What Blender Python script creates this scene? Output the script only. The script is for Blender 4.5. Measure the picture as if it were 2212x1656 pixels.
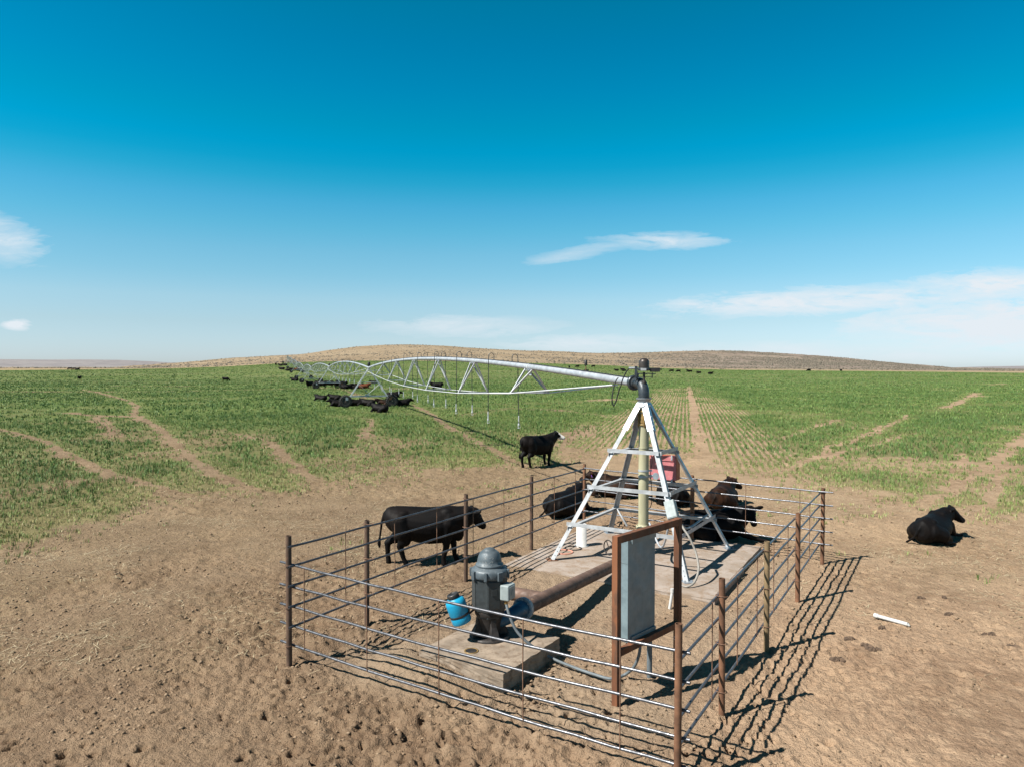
import bpy, bmesh, math, random
import numpy as np
from mathutils import Vector, Matrix, Euler
random.seed(7); rng = np.random.default_rng(7)
R = math.radians
for o in list(bpy.data.objects): bpy.data.objects.remove(o)
SC = bpy.context.scene; COL = SC.collection

# ------------------------------------------------------------------ camera
H = 3.8; FPX = 1534.0; PITCH = math.atan(33/1534)
cam_d = bpy.data.cameras.new("camera"); cam = bpy.data.objects.new("camera", cam_d); COL.objects.link(cam)
cam.location = (0, 0, H); cam.rotation_euler = (math.pi/2 - PITCH, 0, 0)
cam_d.sensor_width = 36; cam_d.lens = 36*FPX/2212; cam_d.clip_start = 0.1; cam_d.clip_end = 30000
SC.camera = cam

# ------------------------------------------------------------------ sun and sky
ELEV, SHAD = R(48.5), R(26)          # sun height; direction in which shadows fall (from +x, anticlockwise)
sd = Vector((-math.cos(SHAD)*math.cos(ELEV), -math.sin(SHAD)*math.cos(ELEV), math.sin(ELEV)))
sl = bpy.data.lights.new("sun", 'SUN'); sl.energy = 5.0; sl.angle = R(0.5); sl.color = (1.0, 0.955, 0.88)
so = bpy.data.objects.new("sun", sl); COL.objects.link(so)
so.rotation_euler = sd.to_track_quat('Z', 'Y').to_euler(); so.location = (-30, -15, 40)
SC.view_settings.view_transform = 'Standard'; SC.view_settings.look = 'None'
SC.view_settings.exposure = 1.0; REFL = .80; SC.view_settings.gamma = 1; SC.view_settings.use_curve_mapping = False
SC.render.engine = 'CYCLES'

class NT:
    def __init__(s, nt): s.t = nt; nt.nodes.clear()
    def n(s, typ, **kw):
        nd = s.t.nodes.new(typ)
        for k, v in kw.items(): setattr(nd, k, v)
        return nd
    def set(s, sock, v):
        if v is None: return
        if isinstance(v, bpy.types.NodeSocket): s.t.links.new(v, sock)
        else:
            if isinstance(v, tuple) and len(v) == 3 and sock.type == 'RGBA': v = v + (1,)
            sock.default_value = v
    def m(s, op, a, b=None, c=None, clamp=False):
        nd = s.n('ShaderNodeMath', operation=op); nd.use_clamp = clamp
        for i, v in enumerate((a, b, c)): s.set(nd.inputs[i], v)
        return nd.outputs[0]
    def vm(s, op, a, b=None):
        nd = s.n('ShaderNodeVectorMath', operation=op)
        s.set(nd.inputs[0], a); s.set(nd.inputs[1], b)
        return nd.outputs[0]
    def mix(s, f, a, b, mode='MIX'):
        nd = s.n('ShaderNodeMix', data_type='RGBA', blend_type=mode)
        s.set(nd.inputs[0], f); s.set(nd.inputs[6], a); s.set(nd.inputs[7], b)
        return nd.outputs[2]
    def noise(s, vec, scale, detail=3, rough=.55, dist=0):
        nd = s.n('ShaderNodeTexNoise'); s.set(nd.inputs['Vector'], vec)
        nd.inputs['Scale'].default_value = scale; nd.inputs['Detail'].default_value = detail
        nd.inputs['Roughness'].default_value = rough; nd.inputs['Distortion'].default_value = dist
        return nd.outputs[0]
    def mr(s, v, a, b, c=0., d=1., smooth=True):
        nd = s.n('ShaderNodeMapRange', interpolation_type='SMOOTHSTEP' if smooth else 'LINEAR')
        s.set(nd.inputs[0], v); nd.inputs[1].default_value = a; nd.inputs[2].default_value = b
        nd.inputs[3].default_value = c; nd.inputs[4].default_value = d
        return nd.outputs[0]
    def xyz(s, v):
        nd = s.n('ShaderNodeSeparateXYZ'); s.set(nd.inputs[0], v); return nd.outputs
    def comb(s, x, y, z):
        nd = s.n('ShaderNodeCombineXYZ')
        for i, v in enumerate((x, y, z)): s.set(nd.inputs[i], v)
        return nd.outputs[0]
    def ramp(s, f, stops, interp='LINEAR'):
        nd = s.n('ShaderNodeValToRGB'); cr = nd.color_ramp; cr.interpolation = interp
        while len(cr.elements) < len(stops): cr.elements.new(0.5)
        for e, (p, c) in zip(cr.elements, stops): e.position = p; e.color = tuple(c) + (1,)
        s.set(nd.inputs[0], f); return nd.outputs[0]
    def attr(s, name):
        return s.n('ShaderNodeAttribute', attribute_name=name).outputs

w = bpy.data.worlds.new("World"); SC.world = w; w.use_nodes = True
T = NT(w.node_tree)
sky = T.n('ShaderNodeTexSky', sky_type='NISHITA'); sky.sun_disc = False
sky.sun_elevation = ELEV; sky.sun_rotation = math.atan2(sd.x, sd.y) ; sky.altitude = 600
sky.air_density = 1.0; sky.dust_density = 0.6; sky.ozone_density = 1.6
tc = T.n('ShaderNodeTexCoord').outputs['Generated']
dx, dy, dz = T.xyz(T.vm('NORMALIZE', tc))
SKYGRADE = [(0.0, (0.59, 0.705, 0.95)), (0.0323, (0.59, 0.705, 0.95)), (0.1224, (0.602, 0.702, 0.792)), (0.1863, (0.61, 0.761, 0.797)), (0.2497, (0.5, 0.779, 0.802)), (0.3123, (0.431, 0.804, 0.819)), (0.374, (0.31, 0.822, 0.838)), (0.4346, (0.21, 0.813, 0.863)), (0.4939, (0.07, 0.794, 0.836)), (0.5347, (0.017, 0.777, 0.835)), (0.5747, (0.0, 0.776, 0.849)), (0.6307, (0.0, 0.756, 0.799)), (0.7168, (0.0, 0.705, 0.799)), (0.8183, (0.0, 0.663, 0.765)), (0.9083, (0.0, 0.652, 0.712)), (0.94, (0.0, 0.62, 0.68)), (1.0, (0.11, 0.19, 0.23))]  # last stop darkens the unseen sky overhead to cut fill light

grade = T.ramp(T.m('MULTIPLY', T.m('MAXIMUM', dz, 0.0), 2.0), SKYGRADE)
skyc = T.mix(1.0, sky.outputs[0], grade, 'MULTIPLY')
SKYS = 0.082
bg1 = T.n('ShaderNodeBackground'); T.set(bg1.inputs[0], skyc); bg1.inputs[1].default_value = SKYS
ys = T.m('MAXIMUM', dy, 0.08)
ca = T.m('DIVIDE', dx, ys); ce = T.m('DIVIDE', dz, ys)
wv = T.comb(T.m('MULTIPLY', ca, 4.0), T.m('MULTIPLY', ce, 17.0), 0.3)
wn = T.noise(wv, 2.2, 7, .62, .6)
wn2 = T.noise(T.comb(T.m('MULTIPLY', ca, 9.0), T.m('MULTIPLY', ce, 40.0), 2.1), 2.0, 6, .65, .4)
cl = None
for (cx, cy, hw, hh, tilt, st) in [(1435, 522, 165, 21, .01, .6), (1830, 648, 460, 34, .045, 1.0), (2150, 618, 240, 38, .02, 1.0), (2140, 700, 360, 66, 0, 1.15),
        (-10, 515, 130, 62, -.15, .62), (36, 702, 36, 15, 0, 1.0), (1000, 705, 230, 26, 0, .55), (1270, 742, 190, 24, 0, .6), (1750, 765, 500, 30, 0, .55), (1260, 545, 150, 18, .2, .5)]:
    a0, e0 = (cx-1106)/1534, (795-cy)/1534
    da = T.m('SUBTRACT', ca, a0)
    de = T.m('SUBTRACT', T.m('SUBTRACT', ce, e0), T.m('MULTIPLY', da, tilt))
    q = T.m('ADD', T.m('POWER', T.m('ABSOLUTE', T.m('DIVIDE', da, hw/1534)), 2.0), T.m('POWER', T.m('ABSOLUTE', T.m('DIVIDE', de, hh/1534)), 2.0))
    q = T.m('ADD', q, T.m('MULTIPLY', T.m('SUBTRACT', wn2, .5), 2.6)); q = T.m('ADD', q, T.m('MULTIPLY', T.m('SUBTRACT', wn, .5), 1.6))
    q = T.m('MULTIPLY', T.m('SUBTRACT', 1.0, q, clamp=True), st)
    cl = q if cl is None else T.m('MAXIMUM', cl, q)
tex = T.m('ADD', T.m('MULTIPLY', wn, 2.6), T.m('MULTIPLY', wn2, 1.3))
cm = T.m('MULTIPLY', T.m('MULTIPLY', cl, T.m('SUBTRACT', tex, 1.30, clamp=True)), 1.5, clamp=True)
bg2 = T.n('ShaderNodeBackground'); bg2.inputs[0].default_value = (.80, .87, .93, 1); bg2.inputs[1].default_value = .49
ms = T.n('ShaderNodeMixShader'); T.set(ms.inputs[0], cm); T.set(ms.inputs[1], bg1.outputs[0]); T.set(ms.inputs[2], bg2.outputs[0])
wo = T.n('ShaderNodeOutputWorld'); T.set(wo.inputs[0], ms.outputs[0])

# ------------------------------------------------------------------ measuring helpers (photo measured on a 2212-px-wide copy)
cp, sp = math.cos(PITCH), math.sin(PITCH)
def ray(x, y):
    u, v = (x-1106)/FPX, (828-y)/FPX
    return Vector((u, cp + v*sp, v*cp - sp))
def gz(x, y, z=0.0):
    d = ray(x, y); t = (z-H)/d.z; return Vector((d.x*t, d.y*t, z))
def gy(x, y, Y):
    d = ray(x, y); t = Y/d.y; return Vector((d.x*t, Y, H + d.z*t))

# ------------------------------------------------------------------ noise
def _hash(ix, iy, seed):
    h = (ix.astype(np.int64)*374761393 + iy.astype(np.int64)*668265263 + seed*1274126177) & 0x7fffffff
    h = ((h ^ (h >> 13)) * 1274126177) & 0x7fffffff
    return ((h ^ (h >> 16)) & 0xffff) / 65535.0
def vnoise(x, y, seed=0):
    x0, y0 = np.floor(x), np.floor(y); fx, fy = x-x0, y-y0
    fx = fx*fx*fx*(fx*(fx*6-15)+10); fy = fy*fy*fy*(fy*(fy*6-15)+10)
    a = _hash(x0, y0, seed); b = _hash(x0+1, y0, seed); c = _hash(x0, y0+1, seed); d = _hash(x0+1, y0+1, seed)
    return (a*(1-fx)+b*fx)*(1-fy) + (c*(1-fx)+d*fx)*fy
def fbm(x, y, scale, octv=4, seed=0, gain=.5):
    s = 0; a = 1; t = 0; cx, cy = math.cos(.6), math.sin(.6)
    x = x/scale; y = y/scale
    for i in range(octv):
        s = s + a*vnoise(x+17.3*i, y-9.1*i, seed+i); t += a; a *= gain
        x, y = (x*cx - y*cy)*2.03, (x*cy + y*cx)*2.03
    return s/t
def sstep(x, a, b):
    t = np.clip((x-a)/(b-a), 0, 1); return t*t*(3-2*t)

# ------------------------------------------------------------------ terrain
def interp(x, pts):
    p = np.array(pts, float); return np.interp(x, p[:, 0], p[:, 1])
EDGEY = [(-900, 798), (0, 796), (200, 796), (370, 795), (500, 791), (640, 783), (760, 780), (900, 780), (1100, 783), (1300, 789), (1450, 796), (1600, 799), (1800, 800), (2212, 802), (3200, 802)]
QY = [(0, 0), (30, 0), (62, .05), (110, .08), (160, .075), (203, .10), (250, .30), (320, .62), (392, .96), (430, 1.0), (9000, 1.0)]
CREST = [(-900, 795), (250, 795), (330, 790), (400, 784), (500, 775), (640, 766), (700, 757), (760, 750), (830, 744), (900, 745), (960, 747), (1000, 750), (1100, 755), (1200, 759), (1300, 762), (1400, 760), (1500, 757), (1560, 756.5), (1600, 758), (1700, 763), (1800, 771), (1900, 781), (2000, 790), (2060, 796), (2300, 799), (3200, 799)]
FCREST = [(-900, 776), (0, 777), (80, 778), (150, 777), (250, 778), (330, 781), (420, 787), (560, 794), (1900, 795), (2040, 795), (2100, 793), (2212, 791), (2600, 785), (3200, 790)]
def base_z(X, Y):
    Y = np.maximum(Y, 1e-3)
    s = np.clip(1106 + FPX*X/Y, -900, 3200)
    E = H + (795-interp(s, EDGEY))/FPX*430
    z = E*interp(Y, QY)
    C = H + (795-interp(s, CREST))/FPX*1250
    F = H + (795-interp(s, FCREST))/FPX*5600
    z = np.where(Y > 430, E + (C-E)*sstep(Y, 430, 1330)**.8, z)
    # behind the first ridge the land falls back to the plain, then rises to the far ridge
    z = np.where(Y > 1250, C*(1-sstep(Y, 1330, 2400)), z)
    z = np.where(Y > 2400, F*sstep(Y, 3000, 5600)*(1-.6*sstep(Y, 6000, 8800)), z)
    return z
def tz(x, y): return float(base_z(np.array([x]), np.array([y]))[0])
def hit(x, y):
    d = ray(x, y); Y = 5.0; prev = 5.0
    while Y < 900:
        p = Vector((d.x*Y/d.y, Y, H + d.z*Y/d.y))
        if p.z <= tz(p.x, p.y): return Vector((p.x, p.y, tz(p.x, p.y)))
        Y *= 1.01
    return None

# slab and pad footprints
FD = Vector((.507, .862, 0)).normalized(); FN = Vector((-FD.y, FD.x, 0))    # along the long fence, across it
SLAB0 = Vector((3.24, 11.45, 0)); SLABL, SLABW, SLABZ = 3.95, 3.95, .07
PADC = gz(1087, 1453.7, .22); PADC.z = 0; PADU = Vector((.545, .838, 0)).normalized(); PADV = Vector((-PADU.y, PADU.x, 0))
def loc2(X, Y, o, u, v): return (X-o.x)*u.x+(Y-o.y)*u.y, (X-o.x)*v.x+(Y-o.y)*v.y

# vegetation
BND = [(-900, 1260), (-200, 1230), (0, 1205), (100, 1172), (180, 1135), (230, 1118), (320, 1085), (430, 1075), (520, 1078), (600, 1062), (660, 1050), (720, 1032), (800, 1036), (900, 1022), (1000, 1012), (1090, 1000), (1180, 1008), (1250, 985), (1340, 990), (1440, 985), (1500, 990), (1545, 1003), (1600, 1035), (1700, 1062), (1790, 1082), (1900, 1098), (2000, 1106), (2100, 1125), (2212, 1125), (3200, 1120)]
TRAILS = [([(-60, 925), (0, 930), (90, 955), (150, 985), (190, 1005), (240, 1022), (330, 1050), (400, 1075)], .55, 1.0),
          ([(180, 845), (225, 855), (270, 868), (296, 880), (288, 900), (340, 925), (365, 950), (400, 985), (470, 1025), (545, 1060), (600, 1075)], .60, 1.0),
          ([(155, 895), (210, 905), (235, 925), (250, 945)], .9, .7), ([(210, 902), (290, 903)], 1.3, .75),
          ([(585, 958), (610, 985), (655, 1022), (720, 1055)], .55, 1.0), ([(500, 940), (560, 950), (600, 975)], .45, .8),
          ([(800, 912), (795, 945), (780, 950)], .5, .8),
          ([(885, 882), (930, 902), (965, 925), (1040, 962), (1085, 983), (1150, 1010)], .42, .95),
          ([(-100, 847), (0, 849), (250, 850), (500, 848), (700, 846), (900, 849)], 2.2, .62), ([(250, 836), (400, 838)], 2.2, .6),
          ([(690, 845), (740, 850), (790, 868), (890, 884)], .9, .7),
          ([(1000, 905), (1100, 890), (1200, 893), (1330, 905)], 1.3, .5), ([(1080, 880), (1200, 878), (1330, 868)], 1.6, .5), ([(1270, 925), (1200, 965), (1290, 1000)], 1.0, .55), ([(1380, 905), (1480, 893)], 1.0, .55),
          ([(1610, 1050), (1680, 1022), (1760, 990), (1800, 965), (1880, 935), (1935, 915), (1962, 898)], .45, .8),
          ([(1640, 1035), (1700, 1010), (1760, 990), (1830, 975), (1900, 958), (1960, 935)], .35, .7), ([(1690, 950), (1750, 925), (1830, 905)], .5, .55),
          ([(2038, 884), (2070, 872), (2105, 852)], .8, .95), ([(2150, 832), (2175, 830)], 2.0, .5), ([(2105, 850), (2120, 858)], 1.2, .6),
          ([(2260, 925), (2212, 945), (2170, 975), (2150, 1000), (2090, 1040), (2030, 1075), (1960, 1105)], .55, 1.0),
          ([(2170, 1005), (2155, 1050), (2120, 1085), (2090, 1120)], .55, .95), ([(2080, 980), (2060, 1030), (2040, 1060)], .3, .6)]
TR = [([gz(*p) for p in pts], wd, st) for pts, wd, st in TRAILS]
TR = [(a_, w_*(.58 if w_ < 1 else .85), s_*.95) for a_, w_, s_ in TR]
def seg_dist(X, Y, pts):
    d = np.full(X.shape, 1e9)
    for a, b in zip(pts[:-1], pts[1:]):
        vx, vy = b.x-a.x, b.y-a.y; L = vx*vx+vy*vy
        t = np.clip(((X-a.x)*vx+(Y-a.y)*vy)/L, 0, 1)
        d = np.minimum(d, np.hypot(X-a.x-t*vx, Y-a.y-t*vy))
    return d
def veg(X, Y):
    """cover of the crop 0..1, dryness 0..1"""
    Yp = np.maximum(Y, .5); s = np.clip(1106+FPX*X/Yp, -900, 3200)
    yb = interp(s, BND); Yb = H*FPX/(yb-795)
    n1 = fbm(X, Y, 2.6, 4, 11)-.5; n2 = fbm(X, Y, .7, 3, 23)-.5
    e = (Y-Yb)/(Yb*.065) + n1*4.2 + n2*2.4
    edge = sstep(e, -1.8, 2.2); dry = (1-sstep(e, .5, 6.0))*(.12+.88*sstep(e, -9, -1.5))
    edge = np.maximum(edge, .32*sstep(n1+n2*.8, .12, .3)*sstep(e, -6, -1))
    tr = np.zeros_like(X)
    for pts, wd, st in TR:
        xs = [p.x for p in pts]; ys_ = [p.y for p in pts]; mg = wd*4+2
        m = (X > min(xs)-mg) & (X < max(xs)+mg) & (Y > min(ys_)-mg) & (Y < max(ys_)+mg)
        if not m.any(): continue
        ww = wd*(1+1.5*n1[m]+1.0*n2[m])
        d = seg_dist(X[m]+n2[m]*.8, Y[m]+n1[m]*1.0, pts)
        tr[m] = np.maximum(tr[m], st*(1-sstep(d/ww, .45, 1.25)))
        dry[m] = np.maximum(dry[m], st*.75*(1-sstep(d/ww, 1, 4.5)))
    u = X-.244*Y
    lane = .93*(1-sstep(np.abs(u-.75+.35*n1*2), .20, .46))*sstep(Y, 18, 22)*(1-.6*sstep(Y, 90, 160))
    region = sstep(u, -6.5, -4.0)*(1-sstep(u, 3.5, 6))*sstep(Y, 20, 26)*(1-sstep(Y, 110, 150))
    big = fbm(X, Y, 14, 3, 41); region2 = region*(.55+.45*sstep(big, .35, .6))
    cov = edge*(1-tr)*(1-lane)
    patch = sstep(fbm(X, Y, 5.5, 3, 57), .30, .48)
    cov = cov*(.62+.38*patch)
    dry = np.clip(np.maximum(dry, (1-patch)*.45) + region2*.25, 0, 1)
    return cov, dry, region2
def rowf(X, Y):
    return .5+.5*np.cos((X-.244*Y)*2*math.pi/.30)

def pen_mask(X, Y):
    a, b = loc2(X, Y, Vector((1.512, 6.42, 0)), FD, FN)
    return sstep(np.minimum(np.minimum(a, 8.7-a), np.minimum(b, 5.05-b)), -.25, .5)
def micro_z(X, Y):
    """clods, hoof-churned soil (metres)"""
    rough = .35+.9*sstep(fbm(X, Y, 3.2, 2, 71), .3, .65)
    rough = rough*np.where(X < .3*Y-1.0, 1.0, .62)
    pn = pen_mask(X, Y); rough = rough*(1-.58*pn)
    z = (fbm(X, Y, 1.9, 2, 3)-.5)*.07*(1-.4*pn)
    z = z + (fbm(X, Y, .33, 3, 5)-.5)*.070*rough*(1+.3*(X < .2*Y-.6))
    z = z + (fbm(X, Y, .14, 3, 15)-.5)*.042*rough
    rid = np.abs(fbm(X, Y, .13, 3, 8)-.5)*2
    z = z - (.5-rid)*.060*rough + (fbm(X, Y, .070, 2, 9)-.5)*.052*rough*np.clip(14/np.maximum(Y, 1), .4, 1.15)
    return z*(1-.75*sstep(Y, 26, 60))

def make_mat(name, rough=.6, metal=0.0):
    m = bpy.data.materials.new(name); m.use_nodes = True
    t = NT(m.node_tree); b = t.n('ShaderNodeBsdfPrincipled'); o = t.n('ShaderNodeOutputMaterial')
    t.t.links.new(b.outputs[0], o.inputs[0]); b.inputs['Roughness'].default_value = rough; b.inputs['Metallic'].default_value = metal
    return m, t, b
def grid_mesh(name, Rr, Th, zf, attrs=None):
    RR, TT = np.meshgrid(Rr, Th, indexing='ij'); X = RR*np.sin(TT); Y = RR*np.cos(TT)
    Z = zf(X, Y, RR, TT)
    nr, nt = RR.shape; me = bpy.data.meshes.new(name); N = nr*nt
    me.vertices.add(N); me.vertices.foreach_set('co', np.stack([X, Y, Z], -1).reshape(-1).astype(np.float32))
    i = np.arange(N).reshape(nr, nt); q = np.stack([i[:-1, :-1], i[:-1, 1:], i[1:, 1:], i[1:, :-1]], -1)[..., ::-1].reshape(-1, 4)
    F = len(q); me.loops.add(F*4); me.loops.foreach_set('vertex_index', q.reshape(-1).astype(np.int32))
    me.polygons.add(F); me.polygons.foreach_set('loop_start', (np.arange(F)*4).astype(np.int32)); me.polygons.foreach_set('loop_total', np.full(F, 4, np.int32))
    me.polygons.foreach_set('use_smooth', np.ones(F, bool)); me.update(calc_edges=True)
    if attrs:
        for k, v in attrs(X, Y).items():
            a = me.attributes.new(k, 'FLOAT', 'POINT'); a.data.foreach_set('value', v.reshape(-1).astype(np.float32))
    o = bpy.data.objects.new(name, me); COL.objects.link(o); return o

Th = np.concatenate([np.arange(-80, -42, .5), np.arange(-42, 42, .165), np.arange(42, 80.1, .5)])*math.pi/180
Rn = np.exp(np.arange(math.log(3.0), math.log(55), .0034))
Rf = np.exp(np.linspace(math.log(Rn[-1]), math.log(435.), 190))[1:]
Rg = np.concatenate([[1.2, 2.0, 2.5], Rn, Rf])
# hoof prints
hp = []
for k in range(2600):
    Yh = 4.0*math.exp(random.random()*1.55); Xh = random.uniform(-.95, .95)*Yh
    if fbm(np.array([Xh]), np.array([Yh]), 2.4, 2, 99)[0] > (.44 if Xh < .2*Yh else .56): hp.append((Xh, Yh, random.uniform(.035, .075), random.uniform(.03, .085), random.uniform(0, math.pi)))
def ground_z(X, Y, RR, TT):
    z = micro_z(X, Y)
    lr = np.log(np.maximum(RR[:, 0], 1e-3)); th = TT[0]
    for (hx, hy, r, dp, an) in hp:
        rr = math.hypot(hx, hy); ta = math.atan2(hx, hy); m = r*3
        i0, i1 = np.searchsorted(RR[:, 0], [rr-m, rr+m]); j0, j1 = np.searchsorted(th, [ta-m/rr, ta+m/rr])
        if i1 <= i0 or j1 <= j0: continue
        dx_ = X[i0:i1, j0:j1]-hx; dy_ = Y[i0:i1, j0:j1]-hy
        a = dx_*math.cos(an)+dy_*math.sin(an); b = (-dx_*math.sin(an)+dy_*math.cos(an))*1.5
        d = np.sqrt(a*a+b*b)/r
        z[i0:i1, j0:j1] += -dp*(1-sstep(d, .35, 1.1)) + dp*.25*np.exp(-((d-1.45)/.35)**2)
    a, b = loc2(X, Y, SLAB0, FD, FN)                       # along, across
    ins = (a > -.15) & (a < SLABL+.1) & (b > -.1) & (b < SLABW+.1)
    k = sstep(np.minimum(np.minimum(a, SLABL-a), np.minimum(b, SLABW-b)), -.5, .05)
    z = z*(1-k*.8) + k*(.0)
    # dust drifted over the near-left side of the slab
    du = sstep(b, SLABW-1.9, SLABW-.3)*(1-sstep(a, .7, 2.1)) + .8*np.exp(-((a+.1)/.5)**2)*sstep(b, .9, 2.2)
    z = z + np.clip(du, 0, 1)*(.050+.5*(fbm(X, Y, .5, 3, 33)-.45)*.1)*sstep(b, -.2, .3)*(1-sstep(b, SLABW+.2, SLABW+1.3))*(1-sstep(a, SLABL, SLABL+.5))*sstep(a, -1.4, -.2)
    # trough along the sunless side of slab
    z = z - .07*np.exp(-((b+.18)/.2)**2)*sstep(a, -.3, .2)*(1-sstep(a, SLABL, SLABL+.3))
    a2, b2 = loc2(X, Y, PADC, PADU, PADV)
    k2 = sstep(np.minimum(np.minimum(a2, 1.36-a2), np.minimum(b2, 1.29-b2)), -.03, .04)
    z = z*(1-k2)
    out = 1-k2
    z = z + out*(.15*sstep(b2, .05, 1.0)*(1-sstep(b2, 1.5, 2.2))*np.exp(-(np.minimum(a2+.05, 0)/.38)**2)*(1-sstep(a2, .8, 1.4)) + .5*(fbm(X, Y, .25, 3, 44)-.5)*.06*np.exp(-((a2+.1)/.4)**2)*sstep(b2, -.3, .3)*(1-sstep(b2, 1.6, 2))) - .03*np.exp(-((b2+.25)/.3)**2)*sstep(a2, -.3, 0)*(1-sstep(a2, 1.3, 1.7))
    return z + base_z(X, Y)
def gattrs(X, Y):
    c, d, r = veg(X, Y); return {'cover': c, 'dry': d, 'rows': r, 'dust': pen_mask(X, Y)*(.35+.65*sstep(fbm(X, Y, 1.3, 3, 311), .35, .6))}
ground = grid_mesh('ground', Rg, Th, ground_z, gattrs)
ground['kind'] = 'structure'
gm, t, b = make_mat('soil_and_crop', .95)
P = t.n('ShaderNodeNewGeometry').outputs['Position']
px, py, pz = t.xyz(P)
cov = t.attr('cover')[2]; dry = t.attr('dry')[2]; rws = t.attr('rows')[2]
nA = t.noise(P, .45, 4); nB = t.noise(P, 3.5, 5, .6); nC = t.noise(P, 22, 4, .65); nD = t.noise(P, 90, 3, .6)
dirt = t.mix(t.mr(nA, .35, .68), (.190, .126, .082), (.290, .204, .135))
dirt = t.mix(t.mr(t.noise(P, .22, 5, .65, .7), .52, .68, 0, .45), dirt, (.165, .112, .074))
dirt = t.mix(t.mr(nB, .38, .72, 0, .75), dirt, (.325, .232, .155))
dirt = t.mix(t.mr(nC, .56, .74, 0, .55), dirt, (.085, .055, .034))
dirt = t.mix(t.mr(t.noise(P, 5.5, 3, .6, .8), .66, .74, 0, .75), dirt, (.070, .046, .030))
dirt = t.mix(t.mr(nD, .6, .75, 0, .5), dirt, (.36, .28, .19))
# broad change: soil east of the pen is paler, west darkened: shading of churned soil put into colour
side = t.mr(t.m('SUBTRACT', px, t.m('MULTIPLY', py, .10)), -3.0, 2.8)
dirt = t.mix(side, t.mix(1., dirt, (.92, .90, .87), 'MULTIPLY'), t.mix(1., dirt, (1.46, 1.43, 1.41), 'MULTIPLY'))
dirt = t.mix(t.m('MULTIPLY', t.attr('dust')[2], .62), dirt, t.mix(nC, (.30, .222, .152), (.40, .305, .215)))
straw = t.mix(nC, (.27, .21, .11), (.38, .31, .18))
sfac = t.m('MULTIPLY', t.mr(t.noise(P, 55, 4, .7), .45, .62), t.m('MULTIPLY', dry, .75))
dirt = t.mix(sfac, dirt, straw)
lawn = t.mix(t.mr(t.noise(P, 9, 5, .7), .3, .7), (.055, .092, .022), (.125, .172, .045))
lawn = t.mix(t.mr(t.noise(P, .12, 4, .6), .35, .7, 0, .6), lawn, (.145, .180, .052))
lawn = t.mix(t.m('MULTIPLY', dry, t.mr(nC, .35, .65, .1, .9)), lawn, (.23, .225, .09))
# thin grey-tan band of stubble far out
fb = t.m('MULTIPLY', t.mr(py, 120, 170), t.m('SUBTRACT', 1.0, t.mr(py, 260, 380)))
lawn = t.mix(t.m('MULTIPLY', fb, t.mr(t.noise(t.vm('MULTIPLY', P, (.35, 1, 1)), .03, 4, .6), .40, .6, 0, .42)), lawn, (.185, .19, .085))
rw = t.mr(t.m('COSINE', t.m('MULTIPLY', t.m('SUBTRACT', px, t.m('MULTIPLY', py, .244)), 2*math.pi/.30)), -.6, .6)
cv = t.m('MULTIPLY', cov, t.m('SUBTRACT', 1.0, t.m('MULTIPLY', t.m('MULTIPLY', rws, .85), t.m('SUBTRACT', 1.0, rw))))
cv = t.m('ADD', cv, t.m('MULTIPLY', t.m('SUBTRACT', t.noise(P, 14, 4, .7), .5), 1.1))
thr = t.mr(py, 20, 70, .66, .40)
cf = t.mr(t.m('SUBTRACT', cv, thr), -.12, .22)
near_f = t.mr(py, 15, 60, .50, 1.0)
t.set(b.inputs['Base Color'], t.mix(t.m('MULTIPLY', cf, near_f), dirt, lawn))
b.inputs['Specular IOR Level'].default_value = .12
hgt = t.m('ADD', t.m('ADD', t.m('MULTIPLY', nC, .55), t.m('MULTIPLY', nD, .25)), t.m('MULTIPLY', t.noise(P, 9, 4, .65), .9))
bp = t.n('ShaderNodeBump'); bp.inputs['Strength'].default_value = 1.0; bp.inputs['Distance'].default_value = .07
t.set(bp.inputs['Height'], hgt); t.set(b.inputs['Normal'], bp.outputs[0])
ground.data.materials.append(gm)

# hills
def hz(X, Y, RR, TT):
    z = base_z(X, Y); a = sstep(Y, 440, 900)*(1-sstep(Y, 2400, 2600))
    z = z + a*((fbm(X, Y, 260, 4, 61)-.5)*5*sstep(Y, 500, 900) + (fbm(X, Y, 55, 3, 62)-.5)*3.0 - np.abs(fbm(X, Y, 150, 3, 66)-.5)*5*sstep(Y, 600, 900))
    s = 1106+FPX*X/np.maximum(Y, 1)
    z = z + sstep(Y, 2900, 4500)*(fbm(X, Y, 700, 4, 63)-.5)*22*(1-sstep(s, 430, 620)*(1-sstep(s, 1900, 2100)))
    return z
Rh = np.concatenate([Rf[-1:], np.exp(np.linspace(math.log(436.), math.log(2700.), 230))]); Th2 = np.concatenate([np.arange(-80, -42, .5), np.arange(-42, 42, .1), np.arange(42, 80.1, .5)])*math.pi/180
hills = grid_mesh('hills', Rh, Th, hz); hills['kind'] = 'structure'
far = grid_mesh('distant_hills', np.exp(np.linspace(math.log(2700.), math.log(9500.), 120)), Th, hz); far['kind'] = 'structure'
hm, t, b = make_mat('sagebrush_hill', 1.0); b.inputs['Specular IOR Level'].default_value = .05
P = t.n('ShaderNodeNewGeometry').outputs['Position']; px, py, pz = t.xyz(P)
side = t.mr(t.m('ADD', t.m('DIVIDE', px, py), t.m('MULTIPLY', t.m('SUBTRACT', t.noise(P, .006, 4), .5), .5)), .05, .32)
tan_ = t.mix(t.mr(t.noise(P, .008, 5, .6), .35, .65), (.265, .200, .130), (.325, .252, .168))
pink = t.mix(t.mr(t.noise(P, .012, 5, .65), .4, .6), (.215, .168, .138), (.275, .222, .175))
hc = t.mix(side, tan_, pink)
bush = t.noise(t.vm('MULTIPLY', P, (1, .35, 1)), .16, 4, .8)
hc = t.mix(t.m('MULTIPLY', t.mr(bush, .52, .62), t.mr(side, 0, 1, .45, .80, False)), hc, (.062, .062, .046))
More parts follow.
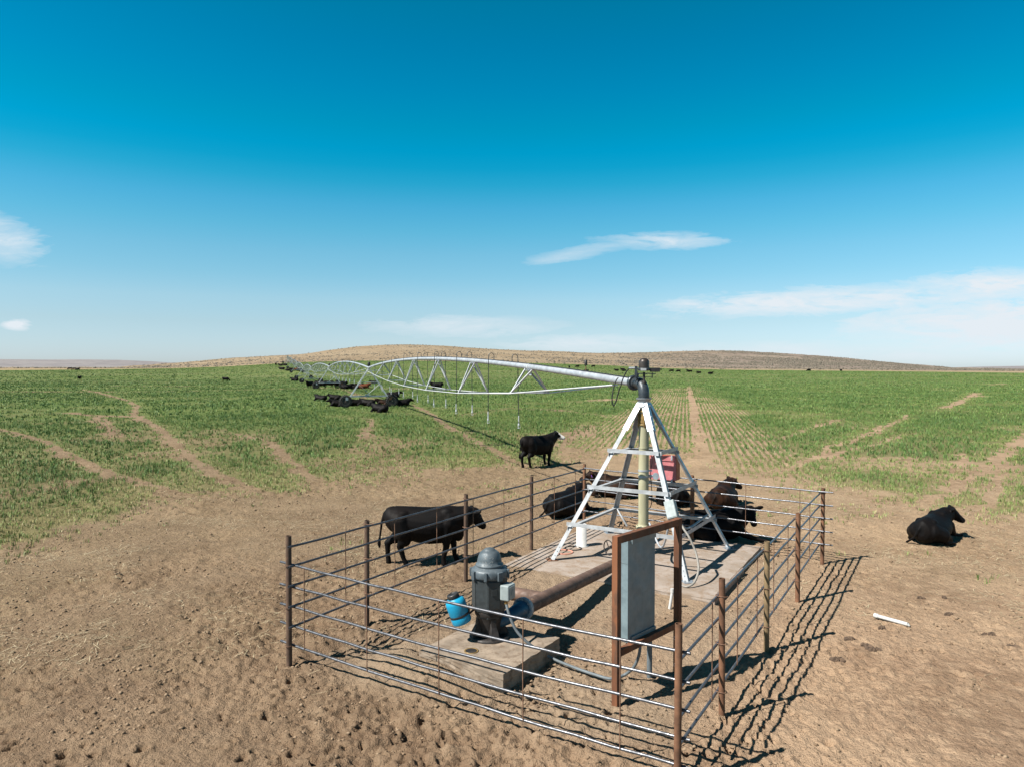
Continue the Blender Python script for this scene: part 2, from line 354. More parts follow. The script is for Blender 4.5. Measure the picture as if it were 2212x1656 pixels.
hc = t.mix(t.mr(t.noise(P, .09, 4, .7), .62, .72, 0, .5), hc, (.11, .088, .066))
base_strip = t.m('SUBTRACT', 1.0, t.mr(py, 440, 520))
hc = t.mix(t.m('MULTIPLY', base_strip, .55), hc, (.36, .275, .15))
t.set(b.inputs['Base Color'], hc); hills.data.materials.append(hm)
fm, t, b = make_mat('hazy_far_hill_scrub', 1.0); b.inputs['Specular IOR Level'].default_value = .05
P = t.n('ShaderNodeNewGeometry').outputs['Position']
t.set(b.inputs['Base Color'], t.mix(t.mr(t.noise(P, .01, 5, .7), .4, .62), (.21, .195, .20), (.275, .255, .25))); far.data.materials.append(fm)  # distant haze put into the base colour, greyed and lightened

# ------------------------------------------------------------------ crop blades and straw
def blade_object(name, px_, py_, pz_, hgt_, wid_, lean_, col_, mat, label=None):
    n = len(px_); az = rng.uniform(0, 2*math.pi, n); ln = rng.uniform(0, 2*math.pi, n)
    ux, uy = np.cos(az)*wid_, np.sin(az)*wid_; lx, ly = np.cos(ln)*lean_*hgt_, np.sin(ln)*lean_*hgt_
    v = np.zeros((n, 5, 3), np.float32)
    v[:, 0] = np.stack([px_-ux, py_-uy, pz_-.02], -1); v[:, 1] = np.stack([px_+ux, py_+uy, pz_-.02], -1)
    v[:, 2] = np.stack([px_+ux*.8+lx*.35, py_+uy*.8+ly*.35, pz_+hgt_*.58], -1); v[:, 3] = np.stack([px_-ux*.8+lx*.35, py_-uy*.8+ly*.35, pz_+hgt_*.58], -1)
    v[:, 4] = np.stack([px_+lx, py_+ly, pz_+hgt_*np.clip(1-lean_*.35, .15, 1)], -1)
    me = bpy.data.meshes.new(name); me.vertices.add(n*5); me.vertices.foreach_set('co', v.reshape(-1))
    base = (np.arange(n)*5)[:, None]; li = (base+np.array([[0, 1, 2, 3, 3, 2, 4]])).reshape(-1).astype(np.int32)
    me.loops.add(n*7); me.loops.foreach_set('vertex_index', li)
    ls = (np.arange(n)*7)[:, None]+np.array([[0, 4]]); lt = np.tile([4, 3], n)
    me.polygons.add(n*2); me.polygons.foreach_set('loop_start', ls.reshape(-1).astype(np.int32)); me.polygons.foreach_set('loop_total', lt.astype(np.int32))
    me.update(calc_edges=True)
    a = me.attributes.new('tone', 'FLOAT', 'POINT'); a.data.foreach_set('value', np.repeat(col_, 5).astype(np.float32))
    o = bpy.data.objects.new(name, me); COL.objects.link(o); me.materials.append(mat); o['kind'] = 'stuff'
    return o
bm_, t, b = make_mat('crop_blade', .55); tone = t.attr('tone')[2]
bc = t.ramp(tone, [(0, (.066, .135, .040)), (.35, (.135, .225, .058)), (.62, (.215, .285, .080)), (.82, (.36, .35, .14)), (1, (.50, .43, .24))])
t.set(b.inputs['Base Color'], bc); b.inputs['Specular IOR Level'].default_value = .25
def scatter(r0, r1, dens, h0, h1, wd, per):
    half = R(44); A = half*(r1*r1-r0*r0); n = int(A*dens)
    r = np.sqrt(rng.uniform(r0*r0, r1*r1, n)); th = rng.uniform(-half, half, n)
    X, Y = r*np.sin(th), r*np.cos(th)
    c, d, rg = veg(X, Y)
    keep = rng.uniform(0, 1, n) < np.clip(c*1.15, 0, 1)*(1-.9*rg*(1-rowf(X, Y)))
    X, Y, d = X[keep], Y[keep], d[keep]
    X = np.repeat(X, per); Y = np.repeat(Y, per); d = np.repeat(d, per)
    sp_ = (.035 if r0 < 40 else .08 if r0 < 90 else .2)
    X = X+rng.normal(0, sp_, len(X)); Y = Y+rng.normal(0, sp_, len(X))
    big = fbm(X, Y, 2.2, 3, 91)
    h_ = rng.uniform(h0, h1, len(X))*(.55+.9*big)*(1-.4*d)
    tn = np.clip(.30+rng.normal(0, .16, len(X))+(big-.5)*-.5+.42*d*rng.uniform(.3, 1.3, len(X))+.08*(fbm(X, Y, 9, 2, 77)-.5), 0, 1)
    if r1 <= 60: pz_ = micro_z(X, Y)+base_z(X, Y)
    else: pz_ = base_z(X, Y)
    return X, Y, pz_, h_, np.full(len(X), wd)*rng.uniform(.6, 1.3, len(X)), rng.uniform(.1, .9, len(X)), tn
S = [scatter(12, 32, 34, .11, .21, .0065, 6), scatter(32, 60, 13, .13, .22, .011, 6), scatter(60, 130, 2.6, .15, .24, .022, 6), scatter(130, 230, .95, .17, .26, .045, 4), scatter(230, 425, .22, .2, .3, .085, 4)]
blade_object('crop', *[np.concatenate([s[i] for s in S]) for i in range(7)], bm_)
# dead straw lying on the soil
n = 80000
Yq = 5.5*np.exp(rng.uniform(0, 1.65, n)); Xq = rng.uniform(-.9, .9, n)*Yq
c, d, rg = veg(Xq, Yq); sclump = fbm(Xq, Yq, 1.6, 3, 123)
k = (rng.uniform(0, 1, n) < sstep(Yq, 7.5, 12)*np.clip(d*1.2, .0, 1)*(sstep(sclump, .45, .65)*.9+.05)) & (c < .8)
aa, bb = loc2(Xq, Yq, SLAB0, FD, FN); k &= ~((aa > -.1) & (aa < 4) & (bb > -.1) & (bb < 4))
aa, bb = loc2(Xq, Yq, PADC, PADU, PADV); k &= ~((aa > -.1) & (aa < 1.5) & (bb > -.1) & (bb < 1.4))
Xq, Yq, sc_ = Xq[k], Yq[k], sclump[k]; n = len(Xq)
az = rng.normal(0.1, 1.0, n); L = rng.uniform(.03, .11, n); wv_ = rng.uniform(.0016, .0036, n)
v = np.zeros((n, 4, 3), np.float32); cz = micro_z(Xq, Yq)+base_z(Xq, Yq)+.012
ax, ay = np.cos(az)*L, np.sin(az)*L; bx_, by_ = -np.sin(az)*wv_, np.cos(az)*wv_; til = rng.uniform(-.012, .02, n)
for i, (sa, sb) in enumerate([(-1, -1), (1, -1), (1, 1), (-1, 1)]):
    v[:, i] = np.stack([Xq+sa*ax+sb*bx_, Yq+sa*ay+sb*by_, cz+sa*til], -1)
me = bpy.data.meshes.new('straw'); me.vertices.add(n*4); me.vertices.foreach_set('co', v.reshape(-1)); me.loops.add(n*4)
me.loops.foreach_set('vertex_index', np.arange(n*4, dtype=np.int32)); me.polygons.add(n)
me.polygons.foreach_set('loop_start', (np.arange(n)*4).astype(np.int32)); me.polygons.foreach_set('loop_total', np.full(n, 4, np.int32)); me.update(calc_edges=True)
sm_, t, b = make_mat('dry_straw', .7); oi = t.n('ShaderNodeNewGeometry').outputs['Random Per Island']
t.set(b.inputs['Base Color'], t.mix(oi, (.62, .53, .35), (.36, .28, .16))); me.materials.append(sm_)
o = bpy.data.objects.new('straw', me); COL.objects.link(o); o['kind'] = 'stuff'

# sagebrush clumps on the hills
def lumps(name, X, Y, Z, sz, hk, mat):
    n = len(X); d6 = np.array([(1, 0, 0), (0, 1, 0), (-1, 0, 0), (0, -1, 0), (0, 0, 1), (0, 0, -.8)], float)
    rot = rng.uniform(0, 6.28, n); v = np.zeros((n, 6, 3), np.float32)
    for i in range(6):
        q = d6[i]; j = rng.uniform(.6, 1.35, n)*sz
        v[:, i, 0] = X+(q[0]*np.cos(rot)-q[1]*np.sin(rot))*j*1.3; v[:, i, 1] = Y+(q[0]*np.sin(rot)+q[1]*np.cos(rot))*j; v[:, i, 2] = Z+q[2]*j*hk
    fc = np.array([(0, 1, 4), (1, 2, 4), (2, 3, 4), (3, 0, 4), (1, 0, 5), (2, 1, 5), (3, 2, 5), (0, 3, 5)])
    me = bpy.data.meshes.new(name); me.vertices.add(n*6); me.vertices.foreach_set('co', v.reshape(-1)); me.loops.add(n*24)
    me.loops.foreach_set('vertex_index', ((np.arange(n)*6)[:, None]+fc.reshape(1, -1)).reshape(-1).astype(np.int32)); me.polygons.add(n*8)
    me.polygons.foreach_set('loop_start', (np.arange(n*8)*3).astype(np.int32)); me.polygons.foreach_set('loop_total', np.full(n*8, 3, np.int32)); me.update(calc_edges=True)
    me.materials.append(mat); o = bpy.data.objects.new(name, me); COL.objects.link(o); o['kind'] = 'stuff'; return o
n = 150000
Yq = rng.uniform(455, 1330, n); sx_ = rng.uniform(-150, 2400, n); Xq = (sx_-1106)/FPX*Yq
dn = sstep(fbm(Xq, Yq, 45, 4, 201), .42, .62)*(.16+.84*sstep(sx_, 1150, 1750))*sstep(Yq, 450, 560)+.03
k = rng.uniform(0, 1, n) < dn; Xq, Yq = Xq[k], Yq[k]
Zq = hz(Xq, Yq, None, None)
sbm, t, b = make_mat('sagebrush', .9); oi = t.n('ShaderNodeNewGeometry').outputs['Random Per Island']
t.set(b.inputs['Base Color'], t.mix(oi, (.10, .088, .065), (.175, .148, .112)))
lumps('sagebrush', Xq, Yq, Zq, rng.uniform(.3, .5, len(Xq))+.7*rng.random(len(Xq))**4, 1.0, sbm)
# loose clods on the trampled soil
n = 42000
Yq = 4.2*np.exp(rng.uniform(0, 1.75, n)); Xq = rng.uniform(-.85, .85, n)*Yq
c, d, rg = veg(Xq, Yq); rgh = fbm(Xq, Yq, 1.1, 3, 171)
k = (rng.uniform(0, 1, n) < sstep(rgh, .35, .65)*np.where(Xq < .25*Yq, 1, .45)+.08) & (c < .5)
aa, bb = loc2(Xq, Yq, SLAB0, FD, FN); k &= ~((aa > 0) & (aa < 3.95) & (bb > 0) & (bb < 3.95))
aa, bb = loc2(Xq, Yq, PADC, PADU, PADV); k &= ~((aa > -.05) & (aa < 1.45) & (bb > -.05) & (bb < 1.35))
Xq, Yq = Xq[k], Yq[k]; n = len(Xq); sz = .005+.010*rng.random(n)**3*2.4*(.75+Yq/30); cz = micro_z(Xq, Yq)+base_z(Xq, Yq)
dirs6 = np.array([(1, 0, 0), (0, 1, 0), (-1, 0, 0), (0, -1, 0), (0, 0, 1), (0, 0, -.8)], float)
rot = rng.uniform(0, 6.28, n); v = np.zeros((n, 6, 3), np.float32)
for i in range(6):
    q = dirs6[i]; j = rng.uniform(.6, 1.35, n)*sz
    v[:, i, 0] = Xq+(q[0]*np.cos(rot)-q[1]*np.sin(rot))*j*1.3; v[:, i, 1] = Yq+(q[0]*np.sin(rot)+q[1]*np.cos(rot))*j; v[:, i, 2] = cz+q[2]*j*.8+.002
fc = np.array([(0, 1, 4), (1, 2, 4), (2, 3, 4), (3, 0, 4), (1, 0, 5), (2, 1, 5), (3, 2, 5), (0, 3, 5)])
me = bpy.data.meshes.new('soil_clods'); me.vertices.add(n*6); me.vertices.foreach_set('co', v.reshape(-1)); me.loops.add(n*24)
me.loops.foreach_set('vertex_index', ((np.arange(n)*6)[:, None]+fc.reshape(1, -1)).reshape(-1).astype(np.int32)); me.polygons.add(n*8)
me.polygons.foreach_set('loop_start', (np.arange(n*8)*3).astype(np.int32)); me.polygons.foreach_set('loop_total', np.full(n*8, 3, np.int32)); me.update(calc_edges=True)
clm, t, b = make_mat('clod_soil', .95); oi = t.n('ShaderNodeNewGeometry').outputs['Random Per Island']; b.inputs['Specular IOR Level'].default_value = .1
t.set(b.inputs['Base Color'], t.mix(oi, (.18, .122, .078), (.33, .24, .16))); me.materials.append(clm)
o = bpy.data.objects.new('soil_clods', me); COL.objects.link(o); o['kind'] = 'stuff'

#PART2
# ------------------------------------------------------------------ mesh helpers
class MB:
    def __init__(s): s.v = []; s.f = []; s.sm = []
    def add(s, vs, fs, smooth=False):
        b0 = len(s.v); s.v += [Vector(p) for p in vs]
        s.f += [tuple(i+b0 for i in f) for f in fs]; s.sm += [smooth]*len(fs); return s
    def box(s, c, size, ax=None, bev=0.0):
        """c centre, size full extents, ax three axes"""
        ax = ax or (Vector((1, 0, 0)), Vector((0, 1, 0)), Vector((0, 0, 1))); c = Vector(c); h = [q/2 for q in size]
        if bev <= 0:
            vs = [c+ax[0]*h[0]*i+ax[1]*h[1]*j+ax[2]*h[2]*k for k in (-1, 1) for j in (-1, 1) for i in (-1, 1)]
            return s.add(vs, [(0, 2, 3, 1), (4, 5, 7, 6), (0, 1, 5, 4), (2, 6, 7, 3), (0, 4, 6, 2), (1, 3, 7, 5)])
        bmx = bmesh.new(); bmesh.ops.create_cube(bmx, size=1)
        for v_ in bmx.verts: v_.co = Vector((v_.co.x*size[0], v_.co.y*size[1], v_.co.z*size[2]))
        bmesh.ops.bevel(bmx, geom=bmx.edges[:], offset=bev, segments=2, affect='EDGES', profile=.5)
        bmx.verts.ensure_lookup_table()
        vs = [c+ax[0]*v_.co.x+ax[1]*v_.co.y+ax[2]*v_.co.z for v_ in bmx.verts]; fs = [[q.index for q in f.verts] for f in bmx.faces]; bmx.free()
        return s.add(vs, fs)
    def tube(s, pts, r, seg=10, caps=True, smooth=True, close=False):
        pts = [Vector(p) for p in pts]; n = len(pts); rr = r if isinstance(r, (list, tuple)) else [r]*n
        up = None; rings = []
        for i, p in enumerate(pts):
            if close: d = pts[(i+1) % n]-pts[i-1]
            else: d = (pts[min(i+1, n-1)]-pts[max(i-1, 0)])
            d.normalize()
            if up is None: up = Vector((0, 0, 1)) if abs(d.z) < .9 else Vector((1, 0, 0))
            a = up-d*up.dot(d); a = a.normalized() if a.length > 1e-5 else d.orthogonal().normalized(); b_ = d.cross(a); up = a
            rings.append([p+(a*math.cos(2*math.pi*k/seg)+b_*math.sin(2*math.pi*k/seg))*rr[i] for k in range(seg)])
        vs = [q for g in rings for q in g]; fs = []
        for i in range(n if close else n-1):
            j = (i+1) % n
            for k in range(seg): fs.append((i*seg+k, j*seg+k, j*seg+(k+1) % seg, i*seg+(k+1) % seg))
        s.add(vs, fs, smooth)
        if caps and not close:
            s.add(rings[0], [tuple(range(seg))]); s.add(rings[-1], [tuple(range(seg))[::-1]])
        return s
    def pipe(s, p0, p1, r, th=.006, seg=14):
        """open-ended tube whose wall shows at the p1 end"""
        p0, p1 = Vector(p0), Vector(p1); s.tube([p0, p1], r, seg, caps=False); d = (p1-p0).normalized()
        s.tube([p1, p1-d*.12], r-th, seg, caps=False)
        a = d.orthogonal().normalized(); b_ = d.cross(a); ang = [2*math.pi*k/seg for k in range(seg)]
        o_ = [p1+d*.0005+(a*math.cos(q)+b_*math.sin(q))*r for q in ang]; i_ = [p1+d*.0005+(a*math.cos(q)+b_*math.sin(q))*(r-th) for q in ang]
        s.add(o_+i_, [(k, (k+1) % seg, seg+(k+1) % seg, seg+k) for k in range(seg)])
        e = p1-d*.12; s.add([e+(a*math.cos(q)+b_*math.sin(q))*(r-th) for q in ang], [tuple(range(seg))]); return s
    def lathe(s, base, prof, seg=24, axis=Vector((0, 0, 1)), smooth=True, ref=None):
        """prof: (r, h) list from bottom to top"""
        axis = axis.normalized(); a = (ref if ref else axis.orthogonal()).normalized(); b_ = axis.cross(a); base = Vector(base)
        vs = [base+axis*h+(a*math.cos(2*math.pi*k/seg)+b_*math.sin(2*math.pi*k/seg))*max(r, 1e-4) for r, h in prof for k in range(seg)]
        fs = [(i*seg+k, i*seg+(k+1) % seg, (i+1)*seg+(k+1) % seg, (i+1)*seg+k) for i in range(len(prof)-1) for k in range(seg)]
        s.add(vs, fs, smooth); n = len(prof)-1
        s.add(vs[:seg], [tuple(range(seg))[::-1]]); s.add(vs[n*seg:], [tuple(range(seg))]); return s
    def angle(s, p0, p1, u, v, w=.08, t_=.008):
        """L-shaped steel bar with its corner on the line p0-p1, flanges towards u and v"""
        p0, p1 = Vector(p0), Vector(p1); d = (p1-p0).normalized()
        u = (u-d*u.dot(d)).normalized(); v = (v-d*v.dot(d)).normalized()
        prof = [(0, 0), (w, 0), (w, t_), (t_, t_), (t_, w), (0, w)]
        vs = [p+u*a+v*b_ for p in (p0, p1) for a, b_ in prof]
        return s.add(vs, [(k, (k+1) % 6, 6+(k+1) % 6, 6+k) for k in range(6)] + [(0, 1, 2, 3), (0, 3, 4, 5), (6, 9, 8, 7), (6, 11, 10, 9)])
    def build(s, name, mat, parent=None, origin=None, smooth_angle=None):
        if origin is None: origin = parent_origin(parent) if parent else Vector((0, 0, 0))
        me = bpy.data.meshes.new(name); me.from_pydata([p-origin for p in s.v], [], s.f)
        me.polygons.foreach_set('use_smooth', s.sm)
        bmx = bmesh.new(); bmx.from_mesh(me); bmesh.ops.recalc_face_normals(bmx, faces=bmx.faces[:]); bmx.to_mesh(me); bmx.free()
        me.materials.append(mat); o = bpy.data.objects.new(name, me); COL.objects.link(o)
        if parent: o.parent = parent
        else: o.location = origin
        return o
def parent_origin(o):
    p = Vector((0, 0, 0))
    while o: p += o.location; o = o.parent
    return p
def tag(o, label, cat, group=None):
    o['label'] = label; o['category'] = cat
    if group: o['group'] = group
    return o
def thing(name, loc, label, cat, group=None):
    o = bpy.data.objects.new(name, None); COL.objects.link(o); o.location = loc; o.empty_display_size = .2
    return tag(o, label, cat, group)
def smooth_path(pts, n=8):
    pts = [Vector(p) for p in pts]; P_ = [pts[0]*2-pts[1]]+pts+[pts[-1]*2-pts[-2]]; out = []
    for i in range(1, len(P_)-2):
        a, b_, c_, d_ = P_[i-1:i+3]
        for k in range(n):
            q = k/n; out.append(.5*((2*b_)+(c_-a)*q+(2*a-5*b_+4*c_-d_)*q*q+(3*b_-a-3*c_+d_)*q**3))
    return out+[pts[-1]]
UP = Vector((0, 0, 1))
def V(x, y=0., z=0.): return Vector((x, y, z))

# ------------------------------------------------------------------ materials
def mat_simple(name, col, rough=.5, metal=0., var=.25, scale=8, spots=None, spot_amt=0., spec=None, bump=0., streak=False, sthr=.58, sscale=None):
    m, t, b = make_mat(name, rough, metal); P = t.n('ShaderNodeTexCoord').outputs['Object']
    if streak: P = t.vm('MULTIPLY', P, (1, 1, .25))
    n1 = t.noise(P, scale, 5, .6); c = tuple(col); dk = tuple(q*(1-var) for q in c); lt = tuple(min(1, q*(1+var*.5)) for q in c)
    cc = t.mix(t.mr(n1, .3, .7), dk, lt)
    if spots: cc = t.mix(t.mr(t.noise(P, sscale or scale*2.3, 6, .7), sthr, sthr+.14, 0, spot_amt), cc, spots)
    t.set(b.inputs['Base Color'], cc)
    t.set(b.inputs['Roughness'], t.mr(t.noise(P, scale*3, 4), .3, .7, max(rough-.12, .05), min(1, rough+.15)))
    if spec is not None: b.inputs['Specular IOR Level'].default_value = spec
    if bump:
        bp = t.n('ShaderNodeBump'); bp.inputs['Strength'].default_value = .6; bp.inputs['Distance'].default_value = bump
        t.set(bp.inputs['Height'], t.noise(P, scale*4, 4, .7)); t.set(b.inputs['Normal'], bp.outputs[0])
    return m
M = {}
M['galv'] = mat_simple('galvanised_steel', (.46, .49, .53), .5, .3, .2, 5, (.40, .42, .44), .5, bump=.001)
M['galv_white'] = mat_simple('chalky_galvanised_steel', (.43, .45, .47), .6, .1, .25, 6, (.25, .24, .22), .7)
M['galv_br'] = mat_simple('bright_galvanised_steel', (.62, .645, .66), .55, .1, .15, 6, (.42, .42, .42), .4)
M['galv_leg'] = mat_simple('dull_galvanised_leg', (.37, .39, .41), .6, .1, .22, 5, (.24, .23, .21), .7, streak=True)
M['galv_dark'] = mat_simple('bare_bright_steel', (.46, .50, .54), .42, .6, .2, 6, (.25, .27, .29), .4)
M['rail'] = mat_simple('bare_pipe_steel', (.125, .13, .145), .34, .5, .3, 9, (.20, .10, .06), .45, sthr=.6)
M['stay'] = mat_simple('rusty_rod', (.22, .12, .075), .7, .2, .4, 12)
M['rust'] = mat_simple('rusty_post_steel', (.20, .095, .05), .8, .1, .45, 5, (.10, .055, .035), .8, bump=.002)
M['rust_dark'] = mat_simple('dark_rusty_post_steel', (.125, .075, .05), .75, .15, .4, 5, (.25, .12, .06), .6, bump=.002)
M['rust_olive'] = mat_simple('brown_weathered_post_steel', (.24, .165, .085), .8, .1, .35, 6, (.12, .07, .04), .6, bump=.002)
M['frame_rust'] = mat_simple('rusted_square_tube', (.20, .075, .032), .82, .05, .45, 3, (.095, .05, .03), .85, bump=.002, streak=True, sthr=.5)
M['pipe_brown'] = mat_simple('mud_caked_pipe_steel', (.155, .095, .07), .7, .1, .35, 5, (.42, .30, .19), .75, bump=.003, sthr=.6)
M['cabinet'] = mat_simple('weathered_cabinet_metal', (.20, .265, .29), .45, .1, .22, 3, (.14, .19, .215), .6, sthr=.5, sscale=5)
M['cab_dark'] = mat_simple('cabinet_seam_metal', (.22, .27, .29), .5, .4, .2, 5)
M['grey_box'] = mat_simple('pale_grey_paint', (.32, .37, .37), .5, 0, .15, 6)
M['olive'] = mat_simple('cream_olive_pipe_paint', (.43, .41, .27), .5, 0, .18, 5, (.36, .33, .20), .5, streak=True)
M['dark_steel'] = mat_simple('dark_cast_steel', (.055, .065, .075), .36, .35, .35, 7, (.12, .13, .14), .5)
M['black_iron'] = mat_simple('black_cast_iron', (.035, .030, .028), .6, .3, .4, 9, (.11, .06, .035), .6)
M['brown_dome'] = mat_simple('dark_brown_motor_dome', (.060, .048, .042), .38, .3, .3, 7, (.11, .08, .06), .4)
M['pink'] = mat_simple('sun_faded_red_paint', (.52, .165, .18), .55, 0, .18, 4, (.60, .27, .27), .6, sthr=.5)
M['red'] = mat_simple('old_red_paint', (.42, .075, .03), .55, 0, .25, 4)
M['motor'] = mat_simple('dark_grey_motor_paint', (.042, .050, .053), .5, .1, .25, 6, (.085, .09, .09), .5)
M['motor_cap'] = mat_simple('faded_grey_motor_cap', (.095, .12, .137), .5, .1, .25, 6, (.19, .21, .22), .6, sthr=.55)
M['jug'] = mat_simple('bright_blue_plastic', (.010, .33, .56), .38, 0, .10, 4)
M['black_pl'] = mat_simple('black_plastic', (.022, .020, .019), .5, 0, .3, 8)
M['brass'] = mat_simple('dirty_brass', (.34, .22, .08), .5, .4, .35, 14, (.10, .07, .04), .6)
M['blue_paint'] = mat_simple('blue_adaptor_paint', (.025, .11, .19), .45, .1, .3, 8, (.16, .22, .25), .6)
M['grey_paint'] = mat_simple('grey_flange_paint', (.34, .40, .44), .5, .2, .25, 9)
M['conduit'] = mat_simple('grey_flexible_conduit', (.135, .16, .175), .6, 0, .18, 8)
M['conduit_tan'] = mat_simple('dusty_conduit', (.28, .26, .23), .6, 0, .2, 8)
M['pvc'] = mat_simple('white_plastic_pipe', (.56, .56, .545), .45, 0, .08, 5, (.55, .48, .38), .45)
M['cable'] = mat_simple('black_rubber_cable', (.02, .02, .024), .5, 0, .2, 8)
M['hose'] = mat_simple('black_drop_hose', (.025, .027, .03), .5, 0, .2, 8)
M['nozzle'] = mat_simple('grey_white_sprinkler', (.55, .58, .60), .5, 0, .3, 8)
M['tyre'] = mat_simple('dusty_tyre_rubber', (.030, .028, .026), .85, 0, .4, 6, (.12, .09, .06), .5)
M['hub'] = mat_simple('wheel_rim_paint', (.42, .30, .24), .6, .1, .3, 6)
M['ring_red'] = mat_simple('faded_red_rubber', (.62, .27, .19), .7, 0, .2, 9)
M['wood'] = mat_simple('weathered_board', (.33, .24, .19), .85, 0, .3, 9)
cm_, t, b = make_mat('dusty_concrete', .9); P = t.n('ShaderNodeNewGeometry').outputs['Position']
cc = t.mix(t.mr(t.noise(P, 2.2, 5, .6), .35, .65), (.37, .31, .265), (.285, .225, .175))
cc = t.mix(t.mr(t.noise(P, 4.5, 6, .7, .6), .48, .62, 0, .8), cc, (.255, .18, .122))
cc = t.mix(t.mr(t.noise(P, 45, 4, .7), .62, .75, 0, .5), cc, (.16, .115, .08))
cc = t.mix(t.mr(t.noise(P, 1.3, 4, .6, .5), .60, .75, 0, .45), cc, (.17, .135, .11))
t.set(b.inputs['Base Color'], cc); bp = t.n('ShaderNodeBump'); bp.inputs['Distance'].default_value = .012; bp.inputs['Strength'].default_value = .7
t.set(bp.inputs['Height'], t.noise(P, 18, 6, .7)); t.set(b.inputs['Normal'], bp.outputs[0]); M['concrete'] = cm_

# ------------------------------------------------------------------ pen fences
def gnd(p): return float(micro_z(np.array([p.x]), np.array([p.y]))[0])+tz(p.x, p.y)
def fence(label, p0, p1, off, zs0, zs1, ext0, ext1, posts, stays, bow=0.0, rail_r=.0155):
    """posts: (point on ground, top z, material, radius); rails run p0->p1 offset sideways by off"""
    d = (p1-p0).normalized(); nn = V(-d.y, d.x); L = (p1-p0).length
    f = thing('pipe_fence', (p0.x, p0.y, 0), label, 'fence', 'sides of the pipe pen')
    def rp(s_, k): # point on rail k at distance s_
        u = s_/L; return p0+d*s_+nn*off+UP*(zs0[k]*(1-u)+zs1[k]*u - bow*4*u*(1-u))
    for k in range(5):
        n_ = 14; jit = [random.uniform(-.006, .006) for _ in range(n_+1)]
        pts = [rp(-ext0+(L+ext0+ext1)*i/n_, k)+UP*jit[i]+nn*random.uniform(-.004, .004) for i in range(n_+1)]
        MB().tube(pts, rail_r, 10, caps=False).pipe(pts[-2], pts[-1], rail_r+.0003, .004, 10).pipe(pts[1], pts[0], rail_r+.0003, .004, 10).build('rail', M['rail'], f)
    for pt, zt, mk, r in posts:
        lean = V(random.uniform(-.008, .008), random.uniform(-.008, .008))
        MB().pipe(V(pt.x, pt.y, gnd(pt)-.15), V(pt.x, pt.y, zt)+lean, r, .006, 16).build('post', M[mk], f)
        # wire ties holding the rails
        s_ = (pt-p0).dot(d)
        for k in (0, 2, 4):
            if -ext0 < s_ < L+ext1:
                cl_ = MB()
                q = rp(s_, k); c_ = V(pt.x, pt.y, q.z); m_ = (q-c_).length
                ax_ = (q-c_).normalized() if m_ > 1e-3 else nn
                cl_.tube([c_+UP*.012+(ax_*math.cos(a_)*(m_/2+r/2+.02)+d*math.sin(a_)*(r+.006))+ax_*(m_-r)/2 for a_ in [2*math.pi*i/14 for i in range(14)]], .0045, 6, close=True)
                cl_.build('wire_tie', M['stay'], f)
    for sx in stays:
        # distance along fence whose direction from the camera matches the photo column
        k_ = (sx-1106)/FPX; s_ = (k_*p0.y-p0.x)/(d.x-k_*d.y)
        MB().tube([rp(s_, 0)+UP*.008-nn*.016, rp(s_, 2)-nn*.016+d*random.uniform(-.006, .006), rp(s_, 4)-UP*.008-nn*.016], .0062, 6).build('stay', M['stay'], f)
    return f
cL = gz(625, 1432); cF = V(1.512, 6.42); cR = gz(1776, 1215); cB = gz(1262, 1137)
def on(p0, p1, x):
    d = (p1-p0); k_ = (x-1106)/FPX; return p0+d*((k_*p0.y-p0.x)/(d.x-k_*d.y))
fence('front side of the pen, five steel rails sagging slightly across the foreground', cL, cF, .055,
      [1.265, .985, .725, .475, .225], [1.205, .935, .67, .41, .145], .22, .10, [(cL, 1.655, 'rust_dark', .037)], [649, 785, 942, 1126, 1338], bow=.035)
fence('left side of the pen with dark posts, in front of the walking black cow', cL, cB, -.05, [1.52, 1.27, 1.01, .745, .49], [1.41, 1.16, .90, .64, .385], .05, 0.02,
      [(on(cL, cB, 798)+V(-.06, .03), 1.42+.14, 'rust_dark', .037), (on(cL, cB, 1008)+V(-.02, 0), 1.56, 'rust_dark', .037), (on(cL, cB, 1148), 1.56, 'rust_dark', .037), (cB, 1.51, 'rust', .036)], [737, 844, 936, 1015, 1082, 1140, 1192, 1238])
fence('back side of the pen, bright rails behind the pivot stand with cows lying beyond', cB, cR, -.055, [1.42, 1.165, .91, .655, .40], [1.405, 1.15, .895, .64, .385], -.03, .20,
      [(on(cB, cR, 1497)+V(0, .03), 1.475, 'rust', .040)], [1311, 1404, 1504, 1615, 1732])
fence('right side of the pen with rust orange posts, casting the long striped shadow', cF+FD*.10, cR, .055, [1.30, 1.045, .775, .505, .240], [1.36, 1.11, .855, .60, .35], 0, .03,
      [(cF, 1.478, 'rust', .034), (on(cF, cR, 1564), 1.515, 'rust', .034), (on(cF, cR, 1660), 1.455, 'rust_olive', .037), (on(cF, cR, 1727), 1.44, 'rust', .038), (cR, 1.47, 'rust', .037)], [1550, 1604, 1646, 1681, 1711, 1736, 1757], rail_r=.0155)

